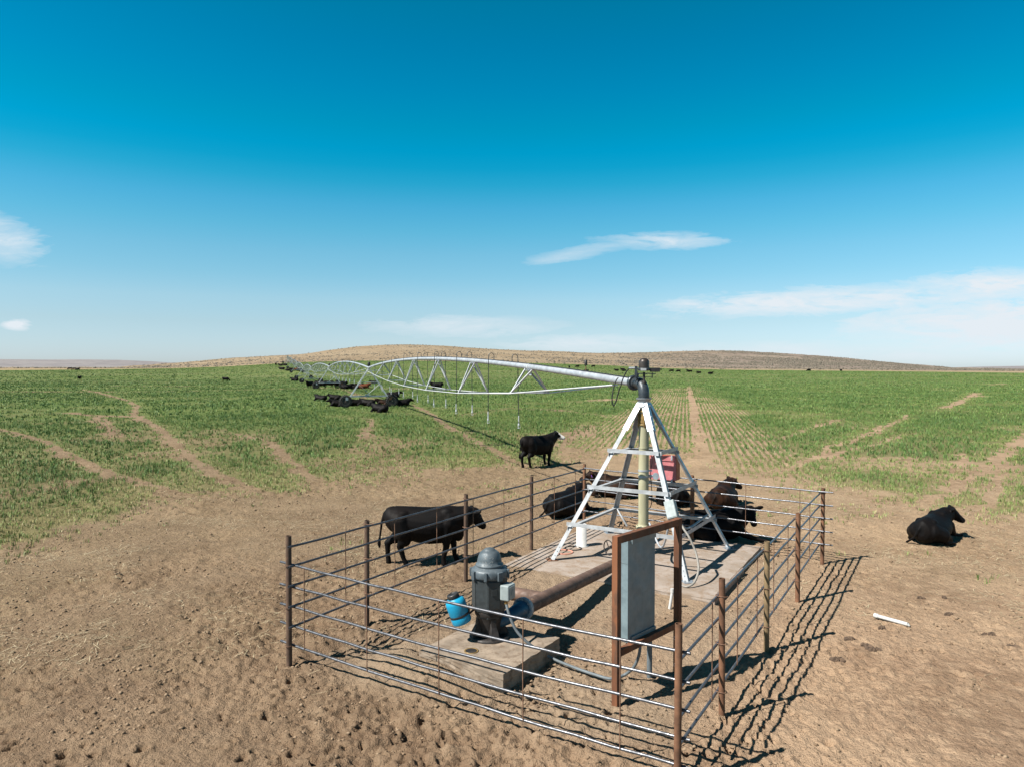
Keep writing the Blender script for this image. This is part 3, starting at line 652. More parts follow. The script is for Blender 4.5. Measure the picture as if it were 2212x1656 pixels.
# ------------------------------------------------------------------ concrete slabs
def slab(name, o_, u, v, lu, lv, z0, z1, label, cat, nu=14, amp=.008):
    me = bmesh.new(); bmesh.ops.create_cube(me, size=1)
    for q in me.verts: q.co = Vector(((q.co.x+.5)*lu, (q.co.y+.5)*lv, z0+(q.co.z+.5)*(z1-z0)))
    bmesh.ops.subdivide_edges(me, edges=me.edges[:], cuts=nu, use_grid_fill=True)
    for q in me.verts:
        c_ = q.co; e_ = min(c_.x, lu-c_.x, c_.y, lv-c_.y)
        if c_.z > z0+.01:
            nx = fbm(np.array([c_.x*3+o_.x]), np.array([c_.y*3+c_.z*9]), .35, 3, 5)[0]-.5
            q.co = c_+Vector((nx*amp*2.2*(1 if c_.x < .01 else -1 if c_.x > lu-.01 else 0), nx*amp*2.2*(1 if c_.y < .01 else -1 if c_.y > lv-.01 else 0), (nx*amp*.6)-(.010 if e_ < .01 and c_.z > z1-.01 else 0)))
    for q in me.verts: c_ = q.co.copy(); q.co = u*c_.x+v*c_.y+UP*c_.z
    bmesh.ops.recalc_face_normals(me, faces=me.faces[:])
    m = bpy.data.meshes.new(name); me.to_mesh(m); me.free(); m.materials.append(M['concrete'])
    ob = bpy.data.objects.new(name, m); COL.objects.link(ob); ob.location = (o_.x, o_.y, 0); return tag(ob, label, cat)
slab('concrete_slab', SLAB0, FD, FN, SLABL, SLABW, -.12, SLABZ, 'large dusty concrete slab under the white pivot stand', 'concrete slab', 20, .008)
M['pad'] = mat_simple('mud_stained_concrete', (.30, .235, .175), .9, 0, .3, 4, (.17, .12, .08), .8, bump=.01, sthr=.48)
slab('concrete_pad', PADC, PADU, PADV, 1.36, 1.29, -.10, .22, 'small raised concrete pad carrying the grey pump motor', 'concrete pad', 12, .018).data.materials[0] = M['pad']
bd = MB(); e0 = SLAB0-FN*.03+FD*.05
bd.box(e0+FD*1.0+UP*.0+V(0, 0, .012), (2.1, .035, .11), (FD, FN, UP)); bd.build('board', M['wood'], None, origin=V(e0.x, e0.y, 0))
tag(bpy.data.objects['board'], 'weathered wooden form board along the right edge of the large slab', 'board')

# ------------------------------------------------------------------ pivot stand
PC = V(2.64, 14.2); ANG = 13
pv = thing('pivot_stand', (PC.x, PC.y, SLABZ), 'white four legged pyramid stand with olive riser pipe and red control box', 'irrigation pivot')
dirs = [V(math.cos(R(ANG+a_)), math.sin(R(ANG+a_))) for a_ in (180, 270, 0, 90)]    # left, near, right, back
TOPZ = 3.12
def leg_pt(i, z): 
    q = (z-SLABZ)/(TOPZ-SLABZ); return PC+dirs[i]*(1.95*(1-q)+.135*q)+UP*z
for i in range(4):
    a0, b0 = dirs[(i-1) % 4]-dirs[i], dirs[(i+1) % 4]-dirs[i]
    mk = 'galv_dark' if i == 2 else 'galv_leg'
    lg = MB().angle(leg_pt(i, SLABZ+.01), leg_pt(i, TOPZ), a0, b0, .084, .008).build('leg', M[mk], pv)
    ft = MB().box(leg_pt(i, SLABZ)+UP*.008+(PC-leg_pt(i, SLABZ)).normalized()*.04, (.20, .20, .012), (dirs[i], UP.cross(dirs[i]), UP))
    for sx in (-1, 1): ft.lathe(leg_pt(i, SLABZ)+UP*.014+UP.cross(dirs[i])*.07*sx, [(.012, 0), (.012, .03)], 6)
    ft.build('foot_plate', M['rust'] if i == 0 else M['galv_dark'], lg)
    # gusset plates at the head, with bolts
    gp_ = MB(); gbl = []
    for s_ in (a0, b0):
        d_ = (leg_pt(i, TOPZ)-leg_pt(i, 2.55)).normalized(); s2 = (s_-d_*s_.dot(d_)).normalized(); nrm = d_.cross(s2).normalized()
        if nrm.dot(dirs[i]) < 0: nrm = -nrm
        c_ = leg_pt(i, 2.86)+s2*.052+nrm*.006
        gp_.box(c_, (.60, .115, .008), (d_, s2, nrm))
        for k in (-.2, -.1, 0): gbl.append(MB().lathe(c_+d_*k+s2*(.02 if k == -.1 else -.01)+nrm*.004, [(.010, 0), (.010, .012)], 6, nrm))
    g_ = gp_.build('gusset_plate', M['galv_dark'], lg)
    for gb in gbl: gb.build('bolt', M['galv'], g_)
    for s_ in (a0, b0):
        d_ = (leg_pt(i, 1)-leg_pt(i, .3)).normalized(); s2 = (s_-d_*s_.dot(d_)).normalized(); nrm = d_.cross(s2).normalized()
        if nrm.dot(dirs[i]) < 0: nrm = -nrm
        for zz in (.18, .26, .34): MB().lathe(leg_pt(i, zz)+s2*.045+nrm*.001, [(.009, 0), (.009, .010)], 6, nrm).build('bolt', M['cab_dark'], lg)
for z in (2.14, 1.435, .72):
    for i in range(4):
        j = (i+1) % 4; p0_, p1_ = leg_pt(i, z), leg_pt(j, z); d_ = (p1_-p0_).normalized(); outw = d_.cross(UP); 
        if outw.dot(dirs[i]+dirs[j]) < 0: outw = -outw
        p0_ = p0_-d_*.05+outw*.010; p1_ = p1_+d_*.05+outw*.010
        # near sides carry the flange on top of the web, far sides the web above it
        MB().angle(p0_-UP*.0, p1_-UP*.0, outw*-1 if i in (0, 1) else -outw, UP*-1 if i in (2, 3) else UP, .075, .007).build('cross_bar', M['galv_white'] if i in (0, 2, 3) else M['galv'], pv)
rs = MB().lathe(PC+UP*.62, [(.102, 0), (.102, 2.42)], 28).build('riser_pipe', M['olive'], pv)
fl = MB().lathe(PC+UP*.60, [(.15, 0), (.15, .022)], 28).lathe(PC+UP*.626, [(.15, 0), (.15, .02), (.106, .022), (.106, .06)], 28)
for k in range(8):
    a_ = k*math.pi/4+.2; fl.lathe(PC+V(math.cos(a_)*.128, math.sin(a_)*.128, .58), [(.011, 0), (.011, .085)], 6)
fl.build('flange', M['olive'], rs)
MB().lathe(PC+UP*SLABZ, [(.16, 0), (.16, .02), (.09, .022), (.09, .53)], 24).build('lower_riser', M['pvc'], pv)
for z, mk in ((2.20, 'olive'), (1.62, 'galv'), (1.74, 'galv')):
    c_ = MB().lathe(PC+UP*z, [(.110, 0), (.110, .028 if mk == 'olive' else .035)], 28)
    c_.box(PC+UP*(z+.015)+V(.135, -.02), (.07, .03, .03)); c_.build('pipe_clamp', M[mk], rs)
ub = MB()
for z in (2.66, 2.93):
    ub.lathe(PC+UP*z, [(.125, 0), (.13, .015), (.125, .03)], 24)
for k in range(6):
    a_ = k*math.pi/3+.4; ub.tube([PC+V(math.cos(a_)*.128, math.sin(a_)*.128, 2.62), PC+V(math.cos(a_)*.128, math.sin(a_)*.128, 3.0)], .009, 6)
ub.lathe(PC+UP*2.70, [(.108, 0), (.116, .04), (.108, .08), (.116, .12), (.108, .16), (.114, .2)], 24)
ub.build('swivel_seal', M['brass'], pv)
MB().lathe(PC+UP*3.04, [(.17, 0), (.16, .03), (.125, .045), (.125, .13), (.15, .132), (.15, .165)], 28).build('collar', M['galv_dark'], pv)
SPD = V(-.302, .953).normalized()    # direction of the pipeline
PIPEZ = 3.50
cpts = [PC+UP*3.20, PC+UP*3.27, PC+SPD*.015+UP*3.36, PC+SPD*.075+UP*3.45, PC+SPD*.17+UP*3.495, PC+SPD*.30+UP*PIPEZ, PC+SPD*.40+UP*PIPEZ]
el = MB().tube(smooth_path(cpts, 5), .110, 24).build('elbow', M['dark_steel'], pv)
MB().lathe(PC+SPD*.36+UP*PIPEZ, [(.15, 0), (.15, .03), (.158, .032), (.158, .085), (.10, .088)], 28, SPD).build('elbow_flange', M['dark_steel'], el)
MB().lathe(PC+UP*3.195, [(.135, 0), (.135, .02)], 28).build('elbow_flange', M['dark_steel'], el)
# slip-ring collector, motor dome and bracket over the elbow
MB().tube([PC+UP*3.42, PC+UP*3.72], .022, 10).lathe(PC+UP*3.5, [(.05, 0), (.04, .05)], 12).build('mast', M['black_iron'], pv)
ba = MB(); ax_ = V(1, -.12).normalized(); ay_ = UP.cross(ax_)
ba.box(PC+UP*3.69+ax_*.02, (.42, .03, .02), (ax_, ay_, UP)).box(PC+UP*3.62+ax_*.05, (.24, .02, .012), (ax_, ay_, UP))
for q in (-.13, .16): ba.tube([PC+ax_*q+UP*3.71, PC+ax_*q+UP*3.60], .010, 8)
ba.box(PC+UP*3.73-ax_*.16, (.05, .05, .22), (ax_, ay_, UP)).tube([PC-ax_*.18+UP*3.52, PC-ax_*.1+UP*3.70], .015, 8).tube([PC-ax_*.08+SPD*.12+UP*3.52, PC-ax_*.14+UP*3.74], .014, 8)
ba.build('bracket', M['dark_steel'], pv)
MB().lathe(PC+UP*3.745, [(.125, 0), (.130, .03), (.130, .055), (.105, .058)], 28).build('collector_base', M['dark_steel'], pv)
dm = MB().lathe(PC+UP*3.80, [(.104, 0), (.104, .10), (.098, .14), (.08, .172), (.05, .192), (.015, .20), (.001, .2)], 28).build('motor_dome', M['brown_dome'], pv)
MB().box(PC+UP*3.772-ay_*.132-ax_*.02, (.11, .012, .045), (ax_, ay_, UP)).build('name_plate', M['galv_white'], pv)
MB().box(PC+UP*3.765+ax_*.215, (.19, .12, .085), (ax_, ay_, UP), .006).tube([PC+UP*3.775+ax_*.30, PC+UP*3.775+ax_*.35], .012, 8).build('junction_box', M['black_pl'], pv)
MB().tube([PC-ax_*.12+UP*3.80, PC-ax_*.30+UP*3.80], .022, 10).build('cable_gland', M['galv'], pv)
lp = [(515, 235), (470, 260), (430, 340), (400, 430), (375, 500), (345, 610), (318, 668), (298, 625), (300, 550), (312, 470), (332, 400), (352, 355), (372, 332)]
def z6(x, y): return ((2350+x/3.011)*.54, (1400+y/3.011)*.54)
cps = []
for i, (x_, y_) in enumerate(lp):
    D_ = z6(x_, y_); cps.append(gy(D_[0], D_[1], 14.25+.45*min(1, i/6)))
MB().tube(smooth_path([PC-ax_*.28+UP*3.80]+cps[1:], 6), .0125, 8).build('cable_loop', M['cable'], pv)
# faded red control box on the back cross-bar
BN = V(-.5, -.86).normalized(); BA = V(.86, -.5).normalized(); bc_ = V(3.22, 14.93, 1.72)
cb = thing('control_box_root', (0, 0, 0), 'x', 'x'); bpy.data.objects.remove(cb)
cb = MB().box(bc_, (.58, .255, .50), (BA, BN, UP), .008).build('control_box', M['red'], pv)
MB().box(bc_+BN*.134+UP*-.01, (.565, .014, .47), (BA, BN, UP), .004).build('door', M['pink'], cb)
MB().box(bc_+BN*.150+UP*.205+BA*.02, (.50, .020, .10), (BA, BN, UP), .004).build('hood', M['pink'], cb)
for q in (.225, -.27): MB().box(bc_+BN*.155+UP*q+BA*.20, (.035, .03, .10), (BA, BN, UP), .004).build('latch', M['galv'], cb)
MB().tube([PC+UP*1.66+V(.11, -.02), PC+UP*1.66+V(.24, -.05)], .014, 8).lathe(PC+UP*1.655+V(.215, -.14), [(.062, 0), (.062, .10), (.055, .104)], 20, V(0.2, 1).normalized()).build('conduit_fitting', M['grey_paint'], pv)
# small grey junction box on the near leg, with conduits
lb = leg_pt(1, 1.19); ld = (leg_pt(1, 1.6)-leg_pt(1, .8)).normalized(); ln_ = V(-.42, -.90).normalized(); ln_ = (ln_-ld*ln_.dot(ld)).normalized(); la = ld.cross(ln_).normalized()
if la.x < 0: la = -la
bc2 = lb+ln_*.075+la*.02
jb = MB().box(bc2, (.19, .15, .33), (la, ln_, ld), .006).build('switch_box', M['grey_box'], pv)
MB().box(bc2+ln_*.078, (.175, .010, .30), (la, ln_, ld), .003).build('door', M['grey_box'], jb)
MB().tube(smooth_path([bc2-ld*.15+la*.06, leg_pt(1, .80)+(leg_pt(2, .8)-leg_pt(1, .8))*.25+UP*.02, leg_pt(1, .80)+(leg_pt(2, .8)-leg_pt(1, .8))*.85+UP*.05], 5), .022, 8).build('conduit', M['galv_white'], pv)
MB().tube(smooth_path([bc2-ld*.16-la*.06, PC+(leg_pt(1, .75)-PC)*.55+V(0, 0, 0), PC+UP*.72+V(.1, -.1)], 5), .02, 8).build('conduit', M['galv'], pv)
fx = [(1470, 1130, 12.75), (1478, 1143, 12.6), (1489, 1160, 12.5), (1503, 1192, 12.4), (1509, 1228, 12.2), (1500, 1256, 12.05), (1484, 1266, 12.0), (1470, 1265, 12.1)]
fxp = [gy(*q) for q in fx]; fxp[-1].z = max(fxp[-1].z, .09); fxp[-2].z = max(fxp[-2].z, .09)
MB().tube(smooth_path(fxp, 6), .020, 10).build('flexible_conduit', M['conduit_tan'], pv)
MB().tube(smooth_path([leg_pt(3, .75), leg_pt(3, .70)+V(.12, -.2, -.15), leg_pt(3, .6)+V(.25, -.3, -.25)], 4), .022, 8).build('conduit', M['galv_white'], pv)
MB().tube(smooth_path([PC+V(.12, 0, 2.15), PC+V(.16, -.05, 1.95), PC+V(.14, 0, 1.70), PC+V(.16, .1, 1.0), PC+V(-.2, .4, .7), PC+V(.3, .6, .62), PC+V(.5, .3, .75)], 6), .008, 6).build('cable', M['cable'], pv)

# ------------------------------------------------------------------ spans
SPL = 49.6; BOW = .63
def span_point(s_):
    u = s_/SPL; return V(s_, 0, BOW*4*u*(1-u))
DROPS = [8.3, 10.4, 14.2, 15.2, 19.1, 19.8, 23.5, 24.3, 28.2, 29.0, 33.6, 34.2, 38.0, 38.8, 42.6, 43.5]
def make_span(near):
    sp_ = thing('irrigation_span', (0, 0, 0), 'x', 'irrigation span', 'spans of the pipeline')
    pts = [span_point(SPL*i/28) for i in range(29)]
    pm_ = MB().tube(pts, .084, 16)
    for k in range(30): p = span_point(1.2+1.62*k); pm_.tube([p+UP*.05, p+UP*.105], .016, 6)
    pl = pm_.build('water_pipe', M['galv'], sp_)
    for k in range(1, 8): p = span_point(6.6*k); MB().tube([p-V(.03), p+V(.03)], .098, 16).build('coupling', M['galv_br'], pl)
    MB().tube([p+UP*.092+V(0, .02) for p in pts], .014, 6).build('control_cable', M['cable'], pl)
    depth = [0, .52, .95, 1.18, 1.18, .95, .52, 0]
    nodes = {}
    for sd_ in (-1, 1):
        rod = [span_point(.9)+V(0, sd_*.06, -.12)]
        for k in range(1, 8):
            s_ = 6.6*k if k < 8 else 0
            p = span_point(s_); q = V(s_+.1*0, sd_*(.62), .0)
            zb = [-.48, -.74, -.86, -.86, -.74, -.50, -.30][k-1]
            q.z = zb; nodes[(sd_, k)] = q; rod.append(q)
        rod[-1] = V(46.6, sd_*.5, -.25); nodes[(sd_, 7)] = rod[-1]
        rod.append(V(SPL-.2, sd_*.08, -.06))
        rm = MB()
        for a, b_ in zip(rod[:-1], rod[1:]): rm.tube([a, b_], .017, 6)
        rm.build('truss_rod', M['galv_br'], sp_)
    for k in range(1, 8):
        s_ = 6.6*k
        for sd_ in (-1, 1):
            q = nodes[(sd_, k)]
            for ds in (-.34, .34) if k < 7 else (-.3,):
                a = span_point(s_+ds)+V(0, sd_*.05, -.07)
                MB().angle(a, q, V(0, -sd_, .3), V(1 if ds < 0 else -1, 0, 0), .058, .006).build('strut', M['galv_br'], sp_)
        MB().angle(nodes[(-1, k)], nodes[(1, k)], UP, V(1, 0, 0), .055, .006).build('cross_member', M['galv_br'], sp_)
        if k < 7: MB().box(span_point(s_)-UP*.17, (.34, .012, .16)).box(span_point(s_)-UP*.10, (.5, .20, .014)).build('gusset_plate', M['galv'], sp_)
    for i, s_ in enumerate(DROPS):
        if not near and i % 1: continue
        sd_ = 1 if i % 2 else -1; p = span_point(s_)
        g_ = smooth_path([p+UP*.08, p+UP*.26, p+UP*.33+V(0, sd_*.09), p+UP*.26+V(0, sd_*.18), p+UP*.10+V(0, sd_*.19)], 4)
        zb = -1.60
        sway = random.uniform(-.05, .05)
        dh = MB().tube([p+V(0, sd_*.19, .1), V(s_, sd_*.20, p.z*.5+zb*.5), V(s_+sway, sd_*.21, zb+.35)], .014, 6).build('drop_hose', M['hose'], sp_)
        MB().tube(g_, .012, 6).build('gooseneck', M['dark_steel'], dh)
        e = V(s_+sway, sd_*.21, zb)
        sk = MB().tube([e+UP*.34, e+UP*.10], .020, 8).lathe(e+UP*.03, [(.03, 0), (.034, .04), (.022, .07)], 8)
        for a_ in (0, 2.1, 4.2): sk.tube([e+V(math.cos(a_)*.04, math.sin(a_)*.04, .05), e+V(math.cos(a_)*.05, math.sin(a_)*.05, -.03), e+V(0, 0, -.06)], .006, 5)
        sk.lathe(e-UP*.065, [(.02, 0), (.045, .008), (.02, .02)], 10)
        sk.build('sprinkler', M['nozzle'], dh)
    return sp_
def copy_tree(o, parent=None):
    c_ = o.copy(); COL.objects.link(c_); c_.parent = parent
    for ch in list(o.children): copy_tree(ch, c_)
    return c_
def make_tower():
    tw = thing('drive_tower', (0, 0, 0), 'x', 'drive tower', 'wheeled towers of the pipeline')
    # local x runs along the pipeline, y across it; origin on the ground under the pipe
    hh = 3.42
    for sy in (-1, 1):
        for sx in (-.10, .22):
            MB().angle(V(sx, sy*.06, hh-.05), V(sx*1.8, sy*1.62, .98), V(1 if sx < 0 else -1, 0, 0), V(0, -sy, 0), .088, .008).build('leg', M['galv_br'], tw)
    MB().box(V(.06, 0, .97), (.13, 3.9, .12)).build('base_beam', M['galv'], tw)
    for z, w_ in ((2.75, .56), (2.15, .90)): MB().angle(V(-.1, -w_, z), V(-.1, w_, z), UP, V(1, 0, 0), .05, .006).build('brace', M['galv_br'], tw)
    MB().tube([V(-.1, -1.0, 2.1), V(.0, .2, 1.03)], .018, 6).tube([V(-.1, 1.0, 2.1), V(.0, -.2, 1.03)], .018, 6).build('brace', M['galv_br'], tw)
    MB().box(V(.06, .15, 1.09), (.2, .34, .10), None, .01).build('gear_motor', M['galv'], tw)
    MB().lathe(V(0, 0, hh+.14), [(.10, 0), (.12, .02), (.12, .30), (.09, .36), (.03, .38)], 14).tube([V(0, 0, hh), V(0, 0, hh+.16)], .05, 8).build('tower_box', M['black_pl'], tw)
    for sy in (-1, 1):
        c_ = V(.06, sy*2.0, .55)
        wh = MB().tube([c_-V(.12), c_+V(.2)], .07, 10).lathe(c_+V(-.05), [(.10, -.05), (.28, -.03), (.33, -.09), (.34, .09), (.28, .03), (.10, .05)], 18, V(1, 0, 0)).build('wheel', M['hub'], tw)
        ty = MB(); prof = [(.33, -.12), (.40, -.15), (.49, -.14), (.525, -.09), (.53, 0), (.525, .09), (.49, .14), (.40, .15), (.33, .12)]
        ty.lathe(c_, prof, 28, V(1, 0, 0))
        for k in range(22):
            a_ = 2*math.pi*k/22; rd = V(0, math.cos(a_), math.sin(a_)); tg = V(0, -math.sin(a_), math.cos(a_))
            for sx in (-1, 1): ty.box(c_+rd*.545+V(sx*.07, 0, 0), (.15, .035, .05), ((V(1, 0, 0)+tg*.5*sx).normalized(), (tg-V(1, 0, 0)*.5*sx).normalized(), rd))
        ty.build('tyre', M['tyre'], wh)
        MB().box(V(.0, sy*1.88, .80), (.16, .22, .36), None, .01).build('wheel_drive', M['galv'] if sy > 0 else M['rust'], tw)
    return tw
SPANLAB = ['long arched pipe span nearest the pivot stand, with black drop hoses and V struts', 'second arched span, between the first and second wheeled towers', 'third arched span counted from the pivot stand, low hump beyond the second tower',
           'fourth arched span, the small steep hump far down the pipeline', 'fifth arched span, foreshortened tangle where the field starts to rise', 'sixth arched span climbing the green rise', 'seventh arched span near the top of the green rise', 'eighth and outermost span at the far end of the pipeline']
TWLAB = ['nearest wheeled tower, cows lying in the shade of its beam', 'second wheeled tower, standing among the black herd', 'third wheeled tower, just beyond the standing herd', 'fourth wheeled tower, small in the middle of the line', 'fifth wheeled tower at the foot of the green rise', 'sixth wheeled tower halfway up the rise', 'seventh wheeled tower near the top of the rise', 'last wheeled tower at the outer end of the pipeline']
prev = PC+SPD*.42+UP*PIPEZ; start = PC.copy(); sproto = tproto = None
ang = math.atan2(SPD.y, SPD.x)
for k in range(8):
    a_ = ang+R([0, .7, 1.3, .6, 1.3, 1.3, 1.3, 1.3][k])
    q = V(prev.x, prev.y)+V(math.cos(a_), math.sin(a_))*SPL; gzv = tz(q.x, q.y)
    top = V(q.x, q.y, gzv+3.44); dv = top-prev
    s_ = sproto if k == 0 else None
    if k == 0: sproto = make_span(True); s_ = sproto
    else: s_ = copy_tree(sproto)
    s_.location = prev; s_.rotation_euler = (0, -math.atan2(dv.z, math.hypot(dv.x, dv.y)), math.atan2(dv.y, dv.x)); s_.scale = (dv.length/SPL, 1, 1); s_['label'] = SPANLAB[k]
    if k == 0: tproto = make_tower(); tw = tproto
    else: tw = copy_tree(tproto)
    tw.location = (q.x, q.y, gzv); tw.rotation_euler = (0, 0, math.atan2(dv.y, dv.x)); tw['label'] = TWLAB[k]
    prev = top
# small pressure gauge post on the first pipe
gg = PC+SPD*2.9; gz_ = PIPEZ+.84*.058*2.9/1.0*0+BOW*4*(2.5/SPL)*(1-2.5/SPL)+.09
MB().tube([V(gg.x, gg.y, gz_), V(gg.x, gg.y, gz_+.16)], .012, 8).build('riser', M['rust'], None, origin=V(gg.x, gg.y, gz_))
gp0 = bpy.data.objects['riser']; gp0.name = 'pressure_gauge'; tag(gp0, 'short rusty riser with a black gauge on top of the pipe near the stand', 'gauge')
MB().lathe(V(gg.x, gg.y, gz_+.15), [(.034, 0), (.036, .02), (.034, .13), (.02, .14)], 12).build('gauge_head', M['black_pl'], gp0)

# ------------------------------------------------------------------ pump
PB = V(-.30, 9.42, .22)
pm = thing('pump_motor', PB, 'dark grey vertical pump motor with domed cap on the small concrete pad', 'pump')
st = MB().lathe(PB, [(.27, 0), (.27, .03), (.20, .035)], 28)
st.lathe(PB+UP*.26, [(.13, -.23), (.145, -.12), (.17, .0), (.18, .03)], 24)
st.build('pump_head', M['black_iron'], pm)
rb = MB()
for k in range(4):
    a_ = R(20)+k*math.pi/2; rd = V(math.cos(a_), math.sin(a_)); tg = UP.cross(rd); o_ = PB
    prof = [(.13, .03), (.255, .03), (.235, .09), (.19, .18), (.175, .275), (.13, .275)]
    n_ = 5; vs = []; 
    for s2 in (-1, 1): vs += [o_+rd*r_+UP*z_+tg*s2*.035*(1+.5*(z_ < .1)) for r_, z_ in prof]
    rb.add(vs, [tuple(range(6)), tuple(range(6, 12))[::-1]]+[(i, (i+1) % 6, 6+(i+1) % 6, 6+i) for i in range(6)])
rb.build('stand_foot', M['black_iron'], pm)
rf = V(math.cos(R(-72)), math.sin(R(-72)))
bodyp = [(.17, .275), (.185, .30), (.19, .36), (.215, .39), (.218, .42), (.218, .80), (.20, .82)]
MB().lathe(PB, [(r_*1.045, z_) for r_, z_ in bodyp], 8, UP, False, V(math.cos(R(-72+22.5)), math.sin(R(-72+22.5)))).build('motor_body', M['motor'], pm)
fr = MB()
for k in range(4):
    a_ = R(-72)+k*math.pi/2+(0 if k % 2 == 0 else 0); rd = V(math.cos(a_), math.sin(a_)); tg = UP.cross(rd)
    fr.box(PB+rd*.213+UP*.61, (.02, .165, .36), (rd, tg, UP), .006)
fr.box(PB+rf*.226+UP*.655, (.012, .07, .085), (rf, UP.cross(rf), UP), .002)
fr.build('cover_panel', M['motor'], pm)
MB().lathe(PB, [(.195, .315), (.200, .33), (.200, .37), (.195, .385)], 24).build('air_vent_band', M['black_iron'], pm)
MB().lathe(PB, [(.19, .80), (.238, .815), (.246, .84), (.246, .90), (.232, .925), (.205, .935), (.185, .955), (.17, .96)], 32).build('end_bell', M['motor_cap'], pm)
for k in range(8):
    lg_ = MB()
    a_ = R(-72)+k*math.pi/4+.3; rd = V(math.cos(a_), math.sin(a_)); tg = UP.cross(rd)
    lg_.box(PB+rd*.252+UP*.862, (.035, .04 if k % 2 else .07, .115), (rd, tg, UP), .006); lg_.build('lug', M['motor_cap'], pm)
MB().lathe(PB, [(.180, .955), (.186, .962), (.186, .98), (.176, .99), (.165, .995), (.16, 1.04), (.148, 1.09), (.128, 1.13), (.098, 1.155), (.085, 1.158), (.075, 1.172), (.05, 1.187), (.02, 1.192), (.001, 1.193)], 32).build('dome_cap', M['motor_cap'], pm)
sc_ = MB()
for k in range(26):   # chalk scrawl, illegible
    a_ = R(-100)+random.uniform(-.35, .55); z_ = random.choice([1.035, 1.085, 1.005])+random.uniform(-.012, .012); r_ = .1655 if z_ < 1.02 else (.161 if z_ < 1.06 else .150)
    rd = V(math.cos(a_), math.sin(a_)); tg = UP.cross(rd); sc_.box(PB+rd*(r_+.001)+UP*z_, (.002, .003 if k % 2 else .012, .014 if k % 2 else .003), (rd, tg, UP))
sc_.build('chalk_mark', M['pvc'], pm)
# connection box on the right of the motor
cd = V(math.cos(R(-28)), math.sin(R(-28))); ct = UP.cross(cd); cbx = PB+cd*.285+UP*.66-ct*.02+V(0, -.02)
tb = MB().box(cbx, (.13, .19, .20), (cd, ct, UP), .015).box(cbx-cd*.08, (.06, .10, .10), (cd, ct, UP)).build('terminal_box', M['grey_box'], pm)
cpn = V(math.cos(R(-78)), math.sin(R(-78)))
MB().box(cbx+cd*.068, (.012, .15, .16), (cd, ct, UP), .003).box(cbx+cd*.076, (.006, .06, .06), (cd, ct, UP)).build('box_cover', M['grey_box'], tb)
MB().lathe(cbx-UP*.15-ct*.04, [(.024, 0), (.024, .05), (.034, .052), (.034, .075)], 12).build('cable_gland', M['brass'], tb)
# blue adaptor to flange
FLC = V(.155, 9.80, .465); MD = V(.49, .87, -.066).normalized()
MB().tube(smooth_path([PB+UP*.20+V(.02, .0), PB+V(.20, .08, .215), FLC-MD*.17, FLC-MD*.02], 5), [.095]*9+[.10, .105, .108, .112, .116, .118, .12], 24).build('discharge_head', M['blue_paint'], pm)
MB().lathe(FLC-MD*.03, [(.155, 0), (.155, .03)], 28, MD).build('flange', M['grey_paint'], pm)
# pump oil hole in the pad
hb_ = gz(1018, 1405, .22)
tag(MB().lathe(hb_+UP*.001, [(.092, 0), (.092, .006), (.080, .007), (.074, .002)], 24).build('access_hole', M['brass'], None, origin=hb_), 'round rusty access hole in the front of the small pad', 'access hole')

ah_ = bpy.data.objects['access_hole']; MB().lathe(hb_+UP*.004, [(.072, 0), (.070, .0035)], 24).build('bore_shade_disc', M['black_iron'], ah_)  # dark disc on the pad stands for the shade inside the hole
# discharge pipe
dp = thing('discharge_pipe', (FLC.x, FLC.y, 0), 'mud caked brown steel pipe running from the pump towards the pivot stand', 'pipe')
endp = FLC+MD*4.55
MB().tube([FLC+MD*.03, FLC+MD*2.0, endp], .105, 24).build('main_pipe', M['pipe_brown'], dp)
fg = MB().lathe(FLC+MD*.002, [(.155, 0), (.155, .03), (.118, .032), (.116, .08)], 28, MD)
fo = MD.orthogonal().normalized(); fp = MD.cross(fo)
for k in range(8):
    a_ = k*math.pi/4; fg.lathe(FLC-MD*.05+(fo*math.cos(a_)+fp*math.sin(a_))*.132, [(.013, 0), (.013, .10)], 6, MD)
fg.build('flange', M['grey_paint'], dp)
tb0 = FLC+MD*.62; tbd = V(-.87, .5).normalized()
MB().tube(smooth_path([tb0, tb0+tbd*.45, tb0+tbd*.75+UP*-.03, tb0+tbd*.92+UP*-.14, tb0+tbd*.95+UP*-.5], 5), .098, 20).build('branch_pipe', M['pipe_brown'], dp)
# hand-wheel valve near the far end
vc = gy(1314.7, 1181.6, 13.05)
vx = V(.85, .53).normalized()
hw = MB().tube([vc+(UP*math.cos(a_)+V(-vx.y, vx.x)*math.sin(a_))*.135 for a_ in [2*math.pi*i/24 for i in range(24)]], .011, 8, close=True)
for k in range(3): a_ = k*2.094+.5; hw.tube([vc, vc+(UP*math.cos(a_)+V(-vx.y, vx.x)*math.sin(a_))*.135], .009, 6)
hw.build('hand_wheel', M['black_iron'], dp)
MB().tube([vc, vc+vx*.35], .016, 8).lathe(vc+vx*.25, [(.05, 0), (.07, .04), (.07, .12), (.05, .16)], 14, vx).tube([vc+vx*.33, vc+vx*.33-UP*.25], .06, 12).build('valve_stem', M['black_iron'], dp)

